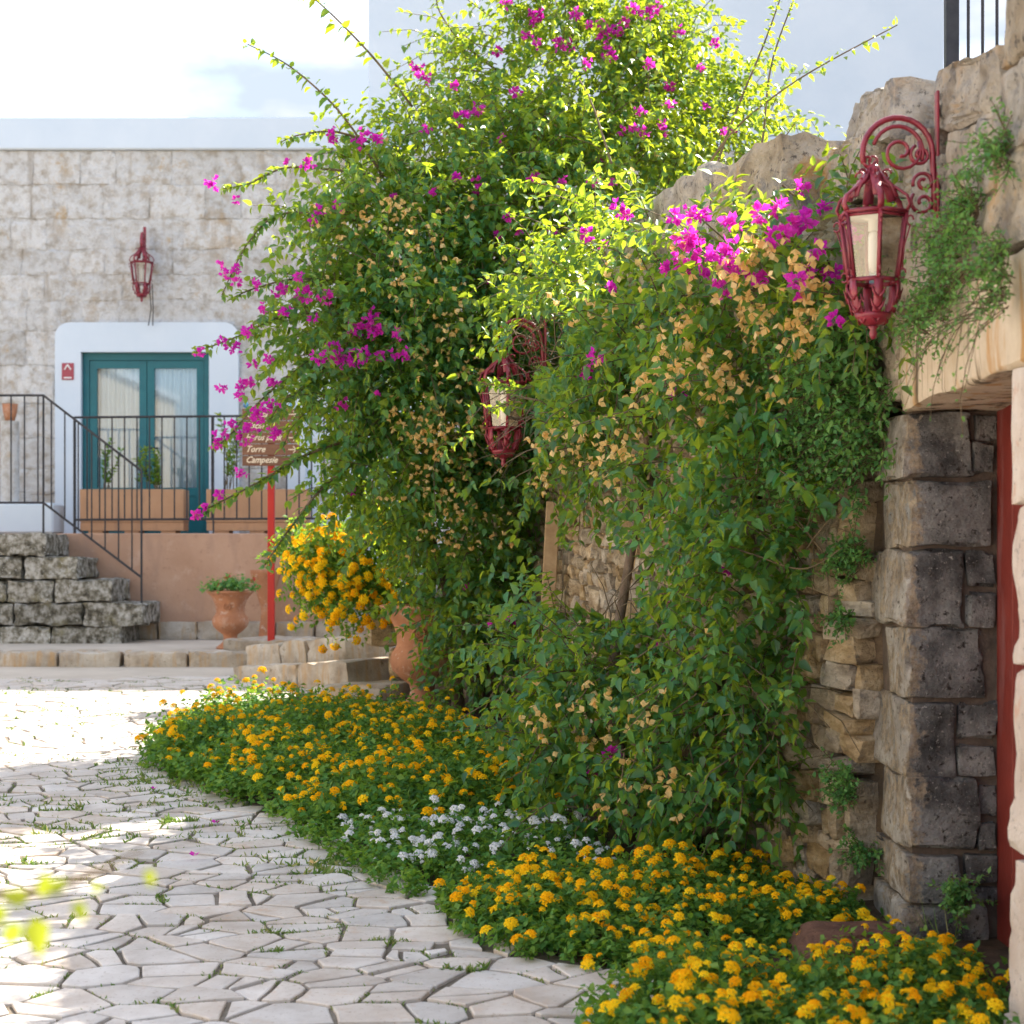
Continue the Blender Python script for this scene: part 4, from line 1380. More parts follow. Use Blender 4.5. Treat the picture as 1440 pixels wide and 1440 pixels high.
def gblock(name, x0, x1, y0, y1, z0, z1, mat, cuts=7, rough=0.014, bev=0.02, seed=0, lump=0.0, parent=gate):
    me = blockmesh(name, x1 - x0, y1 - y0, z1 - z0, cuts=cuts, rough=rough, bev=bev, seed=seed, mat=mat, lump=lump)
    o = link_mesh(name, me, None, parent)
    o.location = Vector(((x0 + x1) / 2, (y0 + y1) / 2, (z0 + z1) / 2)) - parent.location
    return o


jz = [2.252, 2.006, 1.748, 1.463, 1.197, 0.913, 0.642, 0.46, 0.05]
xin = 1.745
wid = [0.0, 0.10, 0.22, 0.16, 0.12, 0.26, 0.10, 0.16]
wide = [0.44, 0.40, 0.62, 0.34, 0.72, 0.44, 0.55, 0.5]
for i in range(8):
    z1, z0 = jz[i], jz[i + 1]
    gp = 0.005
    split = [xin - 0.07, xin - 0.005, xin - 0.10, xin - 0.03, xin - 0.13, xin - 0.06, xin - 0.12, xin - 0.02][i]
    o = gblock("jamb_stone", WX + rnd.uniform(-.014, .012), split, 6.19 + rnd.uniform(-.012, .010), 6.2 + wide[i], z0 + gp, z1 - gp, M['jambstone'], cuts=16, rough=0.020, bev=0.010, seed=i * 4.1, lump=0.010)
    if xin - split > 0.04:
        hh = (z1 - z0)
        zc = z0 + hh * rnd.uniform(.35, .6)
        for (za, zb) in ((z0 + gp, zc - .006), (zc + .006, z1 - gp)):
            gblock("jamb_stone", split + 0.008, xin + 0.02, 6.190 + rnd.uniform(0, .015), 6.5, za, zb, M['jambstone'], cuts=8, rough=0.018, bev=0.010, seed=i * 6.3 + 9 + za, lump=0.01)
core = MB()
core.box(WX + 0.03, xin + 0.3, 6.228, 6.9, 0.05, 2.25)
core.box(WX + 0.03, xin + 0.3, 3.6, 4.86, 0.05, 2.25)
core.box(WX + 0.05, xin + 0.3, 3.6, 6.9, 2.60, 3.2)
core.build("mortar_core", M['redmortar'], gate).location = -gate.location
# near jamb, pale stone
zz = 0.05
i = 0
while zz < 2.2:
    h = rnd.choice([0.36, 0.46, 0.54])
    z1 = min(zz + h, 2.255)
    gblock("pale_jamb_stone", WX + rnd.uniform(-.012, .012), WX + 0.36, 4.10, 4.895 + rnd.uniform(-.01, .025), zz + 0.008, z1 - 0.004, M['palejamb'], cuts=16, rough=0.016, bev=0.010, seed=i * 3.7 + 1, lump=0.010)
    zz = z1
    i += 1
# lintel
gblock("lintel", WX - 0.004, xin + 0.06, 4.55, 6.30, 2.258, 2.595, M['lintel'], cuts=18, rough=0.014, bev=0.010, seed=77, lump=0.014)
# door
gd = empty("gate_door", (1.80, 5.5, 0.2)); gd.parent = gate
gd.location = Vector((1.765, 5.52, 0.12)) - gate.location
for k in range(7):
    y0 = -0.70 + k * 0.20
    MB().box(0, 0.04, y0 + 0.003, y0 + 0.197, 0.0, 2.16, bev=0.006).build("door_board", M['reddoor'], gd)
# masonry above the lintel
ab = [(4.5, 5.25, 2.60, 2.86), (5.28, 5.72, 2.60, 2.83), (5.75, 6.28, 2.605, 2.90), (6.3, 6.75, 2.30, 2.62), (6.3, 6.72, 2.64, 2.90)]
def grock(name, x0, x1, y0, y1, z0, z1, mat, seed, box=.6, sub=4, rough=.012, rot=(0, 0, 0)):
    me = rockmesh(name, x1 - x0, y1 - y0 - .02, z1 - z0 - .02, seed=seed, sub=sub, rough=rough * .8, box=min(.93, box + .12), mat=mat)
    o = link_mesh(name, me, None, gate)
    o.location = Vector(((x0 + x1) / 2, (y0 + y1) / 2, (z0 + z1) / 2)) - gate.location
    o.rotation_euler = rot
    return o


for i, (y0, y1, z0, z1) in enumerate(ab):
    grock("wall_stone", WX - .03 + rnd.uniform(-.02, .02), WX + 0.4, y0 - .02, y1 + .02, z0 - .01, z1 + .01, M['rubble' if i in (1, 3) else 'boulder'], i * 2.9 + 40, box=.72, sub=8, rough=.018)
# coping boulders: (y0, y1, z0, z1, thickness)
cop = [(4.30, 4.92, 3.10, 3.52, .45, .6, .05, 0), (4.92, 5.78, 3.06, 3.29, .5, .78, .20, 0), (4.30, 4.95, 2.84, 3.10, .5, .8, .05, 0), (4.93, 5.52, 2.82, 3.05, .5, .8, .15, 0), (5.52, 5.98, 2.84, 3.06, .5, .8, .1, 0),
       (5.72, 6.42, 2.99, 3.22, .5, .85, .16, 0), (6.36, 7.14, 3.10, 3.37, .5, .85, .14, -.10), (6.00, 6.96, 3.27, 3.50, .5, .5, .17, -.05), (5.95, 6.62, 2.80, 3.02, .5, .85, .08, 0), (6.60, 7.10, 2.80, 3.10, .5, .85, .0, -.12)]
for i, (y0, y1, z0, z1, th, bx_, tl, sh) in enumerate(cop):
    grock("coping_boulder", WX - 0.03 + sh + rnd.uniform(-.02, .02), WX + th + sh, y0, y1, z0, z1, M['boulder'], i * 8.3 + 3, box=bx_, sub=9, rough=.020, rot=(tl, 0, 0))

# ================================================================== RUBBLE GARDEN WALL
PATH = [Vector(p) for p in ((1.43, 6.66), (1.16, 7.2), (0.92, 7.9), (0.74, 8.7), (0.55, 9.9), (0.42, 11.0), (0.10, 12.2), (-0.42, 13.3))]
seg = [0]
for a, b in zip(PATH, PATH[1:]): seg.append(seg[-1] + (b - a).length)
LEN = seg[-1]


def wall_at(s):
    s = max(0, min(LEN - 1e-4, s))
    for i in range(len(seg) - 1):
        if seg[i] <= s <= seg[i + 1]:
            t = (s - seg[i]) / (seg[i + 1] - seg[i])
            p = PATH[i].lerp(PATH[i + 1], t)
            d = (PATH[i + 1] - PATH[i]).normalized()
            return p, d
    return PATH[-1], (PATH[-1] - PATH[-2]).normalized()


def wall_height(s):
    return 3.12 if s < 3.4 else (3.12 - (s - 3.4) * 0.20)


rw = empty("garden_wall", (PATH[3].x, PATH[3].y, ground(8.7)), "dry rubble wall of tan stones behind the bougainvillea beside the gate", "wall")
cm = MB()
cv, cf = [], []
ns = 30
for k in range(ns + 1):
    s = LEN * k / ns
    p, d = wall_at(s)
    nrm = Vector((d.y, -d.x))          # to the garden side
    if nrm.x < 0: nrm = -nrm
    zt = wall_height(s) - 0.03
    zg = ground(p.y) - 0.05
    a = p + nrm * 0.055
    b = p + nrm * 0.5
    cv += [(a.x, a.y, zg), (a.x, a.y, zt), (b.x, b.y, zt), (b.x, b.y, zg)]
for k in range(ns):
    o_ = k * 4
    for j in range(4):
        j2 = (j + 1) % 4
        cf.append((o_ + j, o_ + j2, o_ + 4 + j2, o_ + 4 + j))
cf += [(3, 2, 1, 0), tuple(ns * 4 + j for j in range(4))]
cm.add(cv, cf).build("core", M['core'], rw).location = -rw.location
rub = [rockmesh("rubble_stone", 1, 1, 1, seed=k * 3.7 + 100, npts=12, sub=1, rough=.05, box=.5, mat=M['rubble']) for k in range(18)]
cand = []
z = 0.0
for rowi in range(50):
    h = rnd.uniform(0.06, 0.125)
    s = rnd.uniform(0, .1)
    while s < LEN:
        upright = rnd.random() < 0.25
        w = rnd.uniform(0.05, 0.09) if upright else rnd.uniform(0.08, 0.19)
        p, d = wall_at(s + w / 2)
        zc = ground(p.y) + z + h / 2
        if zc < wall_height(s) - 0.02:
            cand.append((p, d, w, h * (1.25 if upright else 1.0), zc, s))
        s += w + 0.008
    z += h + 0.006
    if z > 3.2: break
def vis_rank(c):
    q = c[0]
    px = 720 + q.x / q.y * FPX
    py = HOR - (c[4] - EYE) / q.y * FPX
    v = 0
    if 1110 < px < 1250 and 700 < py < 1300: v = 3
    elif 740 < px < 940 and 720 < py < 920: v = 3
    elif 500 < px < 760 and 820 < py < 1010: v = 2
    elif 900 < px < 1330 and 150 < py < 330: v = 2
    elif 900 < px < 1120 and 1080 < py < 1250: v = 2
    return (-v, q.y)
cand.sort(key=vis_rank)
restw = MB()
for i, (p, d, w, h, zc, s) in enumerate(cand):
    ang = math.atan2(d.y, d.x)
    me = rub[rnd.randrange(18)]
    nrm = Vector((d.y, -d.x))
    if nrm.x < 0: nrm = -nrm
    c = p + nrm * rnd.uniform(0.015, 0.06)
    rot = (rnd.uniform(-.16, .16), rnd.uniform(-.24, .24), ang + rnd.uniform(-.25, .25))
    sc = (w * 1.10, rnd.uniform(.18, .26), h * 1.12)
    if i < 290:
        o = link_mesh("rubble_stone", me, None, rw)
        o.location = Vector((c.x, c.y, zc)) - rw.location
        o.rotation_euler = rot
        o.scale = sc
    else:
        mt = Matrix.Translation((c.x, c.y, zc)) @ Euler(rot).to_matrix().to_4x4() @ Matrix.Diagonal((*sc, 1))
        restw.add([mt @ v.co for v in me.vertices], [tuple(pl_.vertices) for pl_ in me.polygons])
ro = restw.build("rubble_stones", M['rubble'], rw)
ro.location = -rw.location
ro["kind"] = "stuff"
# big stones along the top of the wall
s = 0.0
i = 0
for (s0, w, h, base, th, bx_) in [(-0.05, .62, .30, 2.78, .5, .85), (.50, .85, .46, 3.05, .5, .7), (.55, .7, .3, 2.78, .5, .85), (1.25, .95, .50, 3.04, .5, .7), (1.25, .8, .3, 2.76, .5, .85), (2.1, .9, .50, 3.02, .5, .6), (2.9, .7, .48, 3.0, .5, .6),
                                (3.5, .8, .40, 2.9, .5, .6), (4.2, .8, .35, 2.75, .5, .6), (4.9, .8, .35, 2.6, .5, .6), (5.6, .8, .3, 2.45, .5, .6), (6.3, .8, .3, 2.3, .5, .6)]:
    p, d = wall_at(s0 + w / 2)
    me = rockmesh("coping_boulder", w, th, h, seed=i * 6.1 + 7, sub=8, rough=.020, box=bx_, mat=M['boulder'])
    nrm = Vector((d.y, -d.x))
    if nrm.x < 0: nrm = -nrm
    c = p + nrm * 0.19
    o = link_mesh("coping_boulder", me, None, rw)
    o.location = Vector((c.x, c.y, base + h / 2)) - rw.location
    o.rotation_euler = (rnd.uniform(-.04, .04), rnd.uniform(-.05, .05), math.atan2(d.y, d.x))
    i += 1
# pale timber prop against the wall
tp = MB().box(-0.045, 0.045, -0.03, 0.03, 0, 0.95, bev=0.005)
o = tp.build("timber_prop", M['straw'])
b = at(760, 850, 10.9)
o.location = (b.x, b.y, 1.40); o.rotation_euler = (0, R(3), 0)
pz = ground(b.y)
o.location.z = pz
o.scale = (1, 1, (at(760, 705, 10.9).z - pz) / 0.95)
tag(o, "pale upright timber prop standing against the rubble wall", "timber")

# low garden wall end behind the urn
lw = empty("low_wall", (at(560, 1000, 13.4).x, 13.5, ground(13.4)), "low wall of squared ochre stones behind the terracotta urn", "wall")
zz = ground(13.4) - 0.05
for r_ in range(4):
    h = [0.20, 0.24, 0.26, 0.22][r_]
    x = fx(510 if r_ > 1 else 545, 13.4)
    while x < fx(660, 13.4):
        w = rnd.uniform(0.16, 0.32)
        me = blockmesh("squared_stone", w - 0.012, 0.38, h - 0.012, cuts=4, rough=0.018, bev=0.03, seed=r_ * 9 + x, mat=M['rubble'])
        o = link_mesh("squared_stone", me, None, lw)
        o.location = Vector((x + w / 2, 13.62 + (0.12 if r_ > 1 else 0) + rnd.uniform(-.02, .02), zz + h / 2)) - lw.location
        x += w
    zz += h

# big terracotta urn under the lantana
u3 = urn("terracotta_urn", (at(594, 1000, 12.75).x, 12.75, ground(12.75)), 1.22, "large weathered pink terracotta urn at the foot of the bougainvillea")

# terrace behind the walls and its railing
tr = []
for k in range(ns + 1):
    p, d = wall_at(LEN * k / ns)
    nrm = Vector((d.y, -d.x))
    if nrm.x < 0: nrm = -nrm
    tr.append(p + nrm * 0.45)
poly = [(2.2, 3.0)] + [(1.80, 3.0), (1.80, 6.7)] + [(q.x, q.y) for q in tr] + [(0.1, 15.0), (14, 19.9), (14, 3.0)]
n = len(poly)
bm = bmesh.new()
lo = [bm.verts.new((p[0], p[1], 0.2)) for p in poly]
hi = [bm.verts.new((p[0], p[1], 2.55)) for p in poly]
f1 = bm.faces.new(hi)
for k in range(n):
    bm.faces.new((lo[k], lo[(k + 1) % n], hi[(k + 1) % n], hi[k]))
bm.normal_update()
bmesh.ops.triangulate(bm, faces=[f1])
bmesh.ops.recalc_face_normals(bm, faces=bm.faces)
tag(MB().from_bm(bm).build("terrain", M['soil']), kind="structure")
yr = 6.9
tri = empty("terrace_railing", (fx(1338, yr), yr, 2.55), "dark iron terrace railing standing above the coping boulders of the gate", "railing")
MB().box(-0.026, 0.026, -0.02, 0.02, -0.01, 2.05).build("post", M['iron'], tri)
for k in range(1, 12):
    MB().tube([(0.010 + k * 0.058, 0, 0.1), (0.010 + k * 0.058, 0, 1.98)], 0.0065, n=6).build("baluster", M['iron'], tri)
MB().box(-0.02, 0.75, -0.018, 0.018, 1.985, 2.02).build("top_rail", M['iron'], tri)
MB().box(-0.02, 0.75, -0.015, 0.015, 0.07, 0.10).build("bottom_rail", M['iron'], tri)
MB().box(0.70, 0.75, -0.02, 0.02, -0.01, 1.98).build("post", M['iron'], tri)

# ================================================================== BOUGAINVILLEA
def px_blob(px, py, rx, ry, d, rd):
    c = at(px, py, d)
    return (np.array(c), np.array([rx / FPX * d, rd, ry / FPX * d]))


def blob_shoots(blobs, dens, lmin, lmax):
    Os, Ds, Ls = [], [], []
    for c, r in blobs:
        n = int(dens * (r[0] * r[1] + r[0] * r[2] + r[1] * r[2]) * 4.2)
        u = unit(rng.normal(0, 1, (n, 3)))
        rad = rng.uniform(0.25, 1.0, n) ** (1 / 2.2)
        o = c + u * r * rad[:, None] * 0.88
        d = unit(u * 0.8 + np.array([0, -0.1, 0.35]) + rng.normal(0, 0.45, (n, 3)))
        ll = rng.uniform(lmin, lmax, n)
        nzv = np.array([mnoise.noise(Vector(q) * 2.6) + .5 * mnoise.noise(Vector(q) * 6.1) for q in o])
        high = c[2] > 3.9
        keepm = nzv > (-.30 if high else -.42)
        if high: ll = ll * rng.choice([1.0, 1.2, 1.6], n)
        Os.append(o[keepm]); Ds.append(d[keepm]); Ls.append(ll[keepm])
    return np.concatenate(Os), np.concatenate(Ds), np.concatenate(Ls)


def cane_path(pts, k=24):
    pts = [Vector(p) for p in pts]
    cum = [0]
    for a, b in zip(pts, pts[1:]): cum.append(cum[-1] + (b - a).length)
    out = []
    def cr(p0, p1, p2, p3, t):
        return 0.5 * ((2 * p1) + (-p0 + p2) * t + (2 * p0 - 5 * p1 + 4 * p2 - p3) * t * t + (-p0 + 3 * p1 - 3 * p2 + p3) * t ** 3)
    for i in range(k):
        f = (len(pts) - 1) * i / (k - 1)
        j = min(int(f), len(pts) - 2)
        t = f - j
        out.append(cr(pts[max(j - 1, 0)], pts[j], pts[j + 1], pts[min(j + 2, len(pts) - 1)], t))
    return np.array([tuple(p) for p in out]), cum[-1]


def cane_leaves(path, ln, step, t0, leafscale, P, T, N, L):
    if step < .025: step, leafscale = step * 1.6, leafscale * 1.25
    m = max(3, int(ln / step))
    f = np.linspace(t0, 1, m) * (len(path) - 1)
    i = np.minimum(f.astype(int), len(path) - 2)
    p = path[i] + (path[i + 1] - path[i]) * (f - i)[:, None]
    d = unit(path[i + 1] - path[i])
    for q in range(2):
        r = rng.normal(0, 1, (m, 3))
        side = unit(r - d * np.sum(r * d, axis=1, keepdims=True))
        P.append(p + rng.normal(0, .012, (m, 3))); T.append(unit(d * .35 + side * .8 + np.array([0, 0, -.35]))); N.append(np.array([0, 0, 1.]) + rng.normal(0, .4, (m, 3)))
        L.append(rng.uniform(.6, 1.1, m) * leafscale * (1 - 0.45 * f / (len(path) - 1)))


# flower clusters: shared meshes
def cluster_mesh(name, k, rad, mat, size, elong=1.0):
    P, T, N, L = [], [], [], []
    for _ in range(k):
        c = rng.normal(0, 1, 3); c = c / np.linalg.norm(c) * rad * rng.uniform(.3, 1)
        c[2] *= elong
        ax = unit(c[None] + rng.normal(0, .02, (1, 3)))[0]
        a0 = rng.uniform(0, 6.28)
        e1 = unit(np.cross(ax, [.3, .2, .9])[None])[0]
        e2 = np.cross(ax, e1)
        for q in range(3):
            a = a0 + q * 2.09
            side = e1 * math.cos(a) + e2 * math.sin(a)
            P.append(c); T.append(side * .75 + ax * .55 + rng.normal(0, .08, 3)); N.append(ax - side * .6); L.append(size * rng.uniform(.8, 1.2))
    L = np.array(L)
    return cloud_mesh(name, np.array(P), np.array(T), np.array(N), L, L * .78, TB, mat, rv=rng.random(len(L)) * .5, smooth=False)


MAG = [cluster_mesh("flower_cluster", k, r, M['magenta'], .031) for k, r in ((5, .018), (9, .036), (16, .055), (22, .075), (7, .026), (12, .046))]
DRY = [cluster_mesh("dried_cluster", k, r, M['dried'], .033, 1.3) for k, r in ((1, .008),) * 6]


def surface_depth(proj, px, py, rad, default):
    m = (np.abs(proj[0] - px) < rad) & (np.abs(proj[1] - py) < rad)
    if m.sum() < 3: return default
    return float(np.percentile(proj[2][m], 4)) - 0.05


def project(P):
    return np.stack([720 + P[:, 0] / P[:, 1] * FPX, HOR - (P[:, 2] - EYE) / P[:, 1] * FPX, P[:, 1]])


def bougainvillea(base, label, blobs, canes, trunks, dens, leafsize, mags, drys, dflt, nodes=9, prune=None):
    t = empty("bougainvillea", base, label, "bougainvillea")
    off = -np.array(base)
    O, D, L = blob_shoots(blobs, dens, .22, .55)
    P, T, N, path = grow(O, D, L, nodes, 0.55, .13, per=2, spread=.85, leafdown=.35)
    sub = rng.random(len(path)) < 0.45
    link_mesh("twigs", stems_mesh("twigs", path[sub][:, ::3] + off, .0045, .002, M['cane']), None, t)["kind"] = "stuff"
    Ls = rng.uniform(.6, 1.15, len(P)) * leafsize
    Pc, Tc, Nc, Lc = [], [], [], []
    for (pts, step, t0, r0, ls) in canes:
        pth, ln = cane_path(pts)
        cane_leaves(pth, ln, step, t0, ls, Pc, Tc, Nc, Lc)
        MB().tube([tuple(q) for q in pth + off], list(np.linspace(r0, r0 * .35, len(pth))), n=5).build("cane", M['cane'], t, smooth=True)
    if prune is not None:
        q = project(P)
        gone = np.zeros(len(P), bool)
        for (x0, x1, y0, y1, dmax) in prune:
            gone |= (q[0] > x0) & (q[0] < x1) & (q[1] > y0) & (q[1] < y1) & (P[:, 1] < dmax)
        k_ = ~gone
        P, T, N, Ls = P[k_], T[k_], N[k_], Ls[k_]
    if Pc:
        P = np.concatenate([P] + Pc); T = np.concatenate([T] + Tc); N = np.concatenate([N] + Nc); Ls = np.concatenate([Ls] + Lc)
    rv = rng.random(len(P)) * .72 + np.clip((P[:, 2] - 3.2) / 1.6, 0, 1) * rng.uniform(.15, .5, len(P))  # higher leaves yellower: sunlit crown glow put into the leaf colour
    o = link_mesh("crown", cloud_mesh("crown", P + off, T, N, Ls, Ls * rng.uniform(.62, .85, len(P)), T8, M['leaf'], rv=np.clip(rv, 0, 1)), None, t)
    o["kind"] = "stuff"
    for (pts, r0, r1) in trunks:
        pth, ln = cane_path(pts, 16)
        MB().tube([tuple(q) for q in pth + off], list(np.linspace(r0, r1, len(pth))), n=9).build("trunk", M['bark'], t, smooth=True)
    pr = project(P)

    def put(name, me, px, py, rot_s, extra=0.0):
        d = surface_depth(pr, px, py, 14, dflt) + extra
        c = at(px, py, d)
        o = link_mesh(name, me, None, t)
        o.location = Vector(c) - Vector(base)
        o.rotation_euler = (rnd.uniform(0, 6.28), rnd.uniform(0, 6.28), rnd.uniform(0, 6.28)) if rot_s else (rnd.uniform(-.5, .5), rnd.uniform(-.5, .5), rnd.uniform(0, 6.28))
        o.scale = (rnd.uniform(.85, 1.15),) * 3
    mags2 = []
    for (px, py, s) in mags:
        if s >= 16:
            for q in range(2 if s < 22 else 3):
                mags2.append((px + rnd.gauss(0, s * .95), py + rnd.gauss(0, s * .7), rnd.choice([10, 14, 18])))
        else:
            mags2.append((px, py, s))
    for (px, py, s) in mags2:
        k = 0 if s < 9 else (4 if s < 13 else (1 if s < 17 else (5 if s < 20 else (2 if s < 24 else 3))))
        put("flower_cluster", MAG[k], px, py, True)
    dl = []
    for (x0, x1, y0, y1, cnt) in drys:
        for _ in range(cnt):
            cx, cy = rnd.uniform(x0, x1), rnd.uniform(y0, y1)
            dd = surface_depth(pr, cx, cy, 14, dflt)
            for q in range(rnd.choice([1, 2, 3, 6, 10])):
                dl.append((cx + rnd.gauss(0, 17), cy + rnd.gauss(0, 17), dd + rnd.uniform(-.03, .05)))
    rnd.shuffle(dl)
    xP, xT, xN, xR = [], [], [], []
    for j, (px, py, dd) in enumerate(dl):
        c = Vector(at(px, py, dd)) - Vector(base)
        eu = Euler((rnd.uniform(2.2, 4.1), rnd.uniform(-.7, .7), rnd.uniform(0, 6.28)))
        if j < 270:
            o = link_mesh("dried_flower", rnd.choice(DRY), None, t)
            o.location = c
            o.rotation_euler = eu
        else:
            mt = eu.to_matrix()
            for q in range(3):
                sd = mt @ Vector((math.cos(q * 2.09), math.sin(q * 2.09), 0))
                ax = mt @ Vector((0, 0, 1))
                xP.append(tuple(c)); xT.append(tuple(sd * .75 + ax * .55)); xN.append(tuple(ax - sd * .6))
    if xP:
        lw_ = np.full(len(xP), .035)
        link_mesh("dried_flowers", cloud_mesh("dried_flowers", np.array(xP), np.array(xT), np.array(xN), lw_, lw_ * .78, TB, M['dried'], smooth=False), None, t)["kind"] = "stuff"
    # flowers on the sides turned away
    idx = rng.integers(0, len(P), 40)
    for i in idx:
        if rnd.random() < .5:
            o = link_mesh("flower_cluster", MAG[rnd.choice([0, 4])], None, t)
        else:
            o = link_mesh("dried_flower", DRY[rnd.choice([1, 2])], None, t)
        o.location = Vector(P[i] + off)
        o.rotation_euler = (rnd.uniform(0, 6), rnd.uniform(0, 6), rnd.uniform(0, 6))
    return t, P


def A(lst, d, d2=None):
    d2 = d if d2 is None else d2
    n = len(lst)
    return [at(p[0], p[1], d + (d2 - d) * i / (n - 1)) for i, p in enumerate(lst)]


LAMPGAP = [(668, 756, 500, 672, 10.9), (722, 792, 440, 520, 10.9)]      # the leaves are cut back around the half hidden lamp
tall_blobs = [px_blob(*b) for b in [
    (780, 105, 170, 120, 12.4, .5), (660, 230, 130, 110, 11.9, .5), (910, 150, 150, 110, 12.6, .45), (580, 330, 120, 90, 11.6, .7), (640, 430, 160, 110, 11.4, .8), (545, 500, 120, 95, 11.2, .6),
    (740, 320, 140, 130, 11.7, .55), (620, 590, 125, 110, 11.4, .7), (555, 670, 90, 70, 11.4, .5), (655, 740, 95, 95, 11.7, .6), (650, 850, 55, 70, 11.9, .4), (470, 455, 70, 70, 11.2, .45),
    (1010, 190, 90, 70, 12.8, .35), (840, 240, 130, 90, 12.0, .45), (740, 480, 90, 90, 11.5, .5), (700, 830, 60, 60, 11.9, .4), (480, 330, 60, 45, 11.4, .35), (540, 250, 60, 50, 11.8, .4), (675, 935, 45, 40, 12.0, .3),
    (870, 40, 120, 70, 12.7, .4), (720, 620, 60, 70, 11.6, .4), (480, 560, 60, 45, 11.2, .4)]]
tall_canes = [
    (A([(540, 250), (480, 160), (410, 95), (348, 62)], 11.6, 11.2), .06, .2, .010, .125),
    (A([(580, 150), (520, 75), (450, 5), (400, -30)], 11.8, 11.3), .065, .15, .010, .125),
    (A([(520, 245), (410, 235), (350, 258), (312, 266)], 11.5, 11.1), .016, .1, .010, .07),
    (A([(520, 200), (470, 185), (420, 190), (395, 200)], 11.6, 11.3), .016, .1, .010, .07),
    (A([(500, 310), (400, 300), (350, 340), (312, 415)], 11.4, 11.0), .013, .1, .010, .075),
    (A([(490, 400), (420, 392), (360, 405), (325, 420)], 11.3, 10.9), .014, .1, .010, .07),
    (A([(480, 440), (400, 445), (330, 475), (274, 495)], 11.2, 10.8), .014, .1, .010, .07),
    (A([(470, 520), (420, 520), (370, 560), (320, 615), (302, 628)], 11.2, 10.8), .012, .1, .010, .075),
    (A([(520, 610), (430, 640), (360, 680), (278, 722)], 11.2, 10.7), .010, .05, .012, .085),
    (A([(530, 630), (460, 680), (410, 740), (372, 795)], 11.2, 10.7), .012, .05, .012, .08),
    (A([(480, 500), (430, 545), (400, 560), (380, 590)], 11.0, 10.8), .012, .05, .010, .08),
    (A([(700, 100), (650, 60), (620, 20), (612, -10)], 12.2, 12.0), .03, .1, .010, .06),
    (A([(900, 80), (850, 20), (820, -30)], 12.4, 12.2), .03, .1, .010, .06)]
tmags = [(318, 264, 18), (432, 230, 14), (405, 228, 8), (468, 185, 12), (488, 192, 16), (512, 190, 14), (530, 193, 12), (375, 395, 22), (350, 412, 20), (328, 488, 14), (345, 465, 14), (280, 495, 12), (312, 480, 10), (355, 545, 22), (345, 560, 18),
         (365, 590, 26), (350, 605, 24), (330, 600, 16), (375, 575, 16), (305, 625, 14), (318, 610, 10), (340, 665, 14), (275, 722, 13), (308, 695, 10), (285, 712, 8), (488, 458, 26), (500, 475, 24), (475, 475, 18), (490, 495, 16), (512, 460, 16),
         (545, 458, 18), (560, 470, 12), (535, 500, 12), (558, 502, 13), (572, 497, 12), (665, 155, 16), (655, 160, 10), (570, 100, 16), (590, 105, 10), (700, 72, 10), (760, 40, 22), (800, 38, 20), (825, 50, 24), (850, 65, 24), (840, 40, 18),
         (862, 78, 14), (893, 172, 24), (925, 168, 18), (905, 185, 12), (955, 46, 14), (905, 8, 16), (890, 12, 12), (792, 256, 14), (778, 324, 14), (745, 250, 8), (672, 256, 9), (715, 305, 10), (700, 330, 9), (835, 255, 12), (640, 250, 8),
         (860, 258, 14), (875, 300, 12), (705, 195, 12), (1035, 182, 14), (1020, 186, 12), (942, 120, 10), (990, 150, 8), (610, 270, 8), (552, 272, 8), (450, 295, 10), (440, 310, 10), (480, 570, 13), (530, 555, 8), (475, 290, 9), (330, 378, 14),
         (318, 385, 12), (310, 372, 10), (760, 245, 8), (690, 395, 8), (705, 545, 9), (735, 25, 18), (775, 55, 16), (810, 20, 14), (870, 45, 14), (915, 90, 14), (940, 150, 14), (600, 180, 14), (640, 120, 12), (985, 95, 12), (1005, 60, 12), (725, 130, 12), (440, 400, 16), (420, 390, 14), (400, 440, 14), (365, 520, 18), (385, 535, 14)]
tdry = [(560, 700, 540, 700, 30), (440, 640, 270, 390, 30), (560, 720, 690, 760, 14), (720, 780, 330, 460, 10), (560, 680, 400, 520, 12), (590, 640, 585, 640, 8)]
trunk_t = at(668, 985, 12.2)
tb = (trunk_t.x, trunk_t.y, ground(12.2))
bg1, P1 = bougainvillea(tb, "tall bougainvillea with arching canes in front of the white house", tall_blobs, tall_canes,
                        [([tb, at(672, 900, 12.1), at(690, 800, 12.0), at(660, 650, 11.8), at(640, 480, 11.7)], .075, .03),
                         ([Vector(tb) + Vector((.10, .05, 0)), at(700, 880, 12.1), at(725, 780, 12.0), at(745, 560, 11.9), at(800, 250, 12.2)], .06, .025),
                         ([Vector(tb) + Vector((-.12, -.05, 0)), at(640, 930, 12.0), at(625, 820, 11.9), at(570, 640, 11.6)], .05, .02)],
                        74, .066, tmags, tdry, 11.2, prune=LAMPGAP)

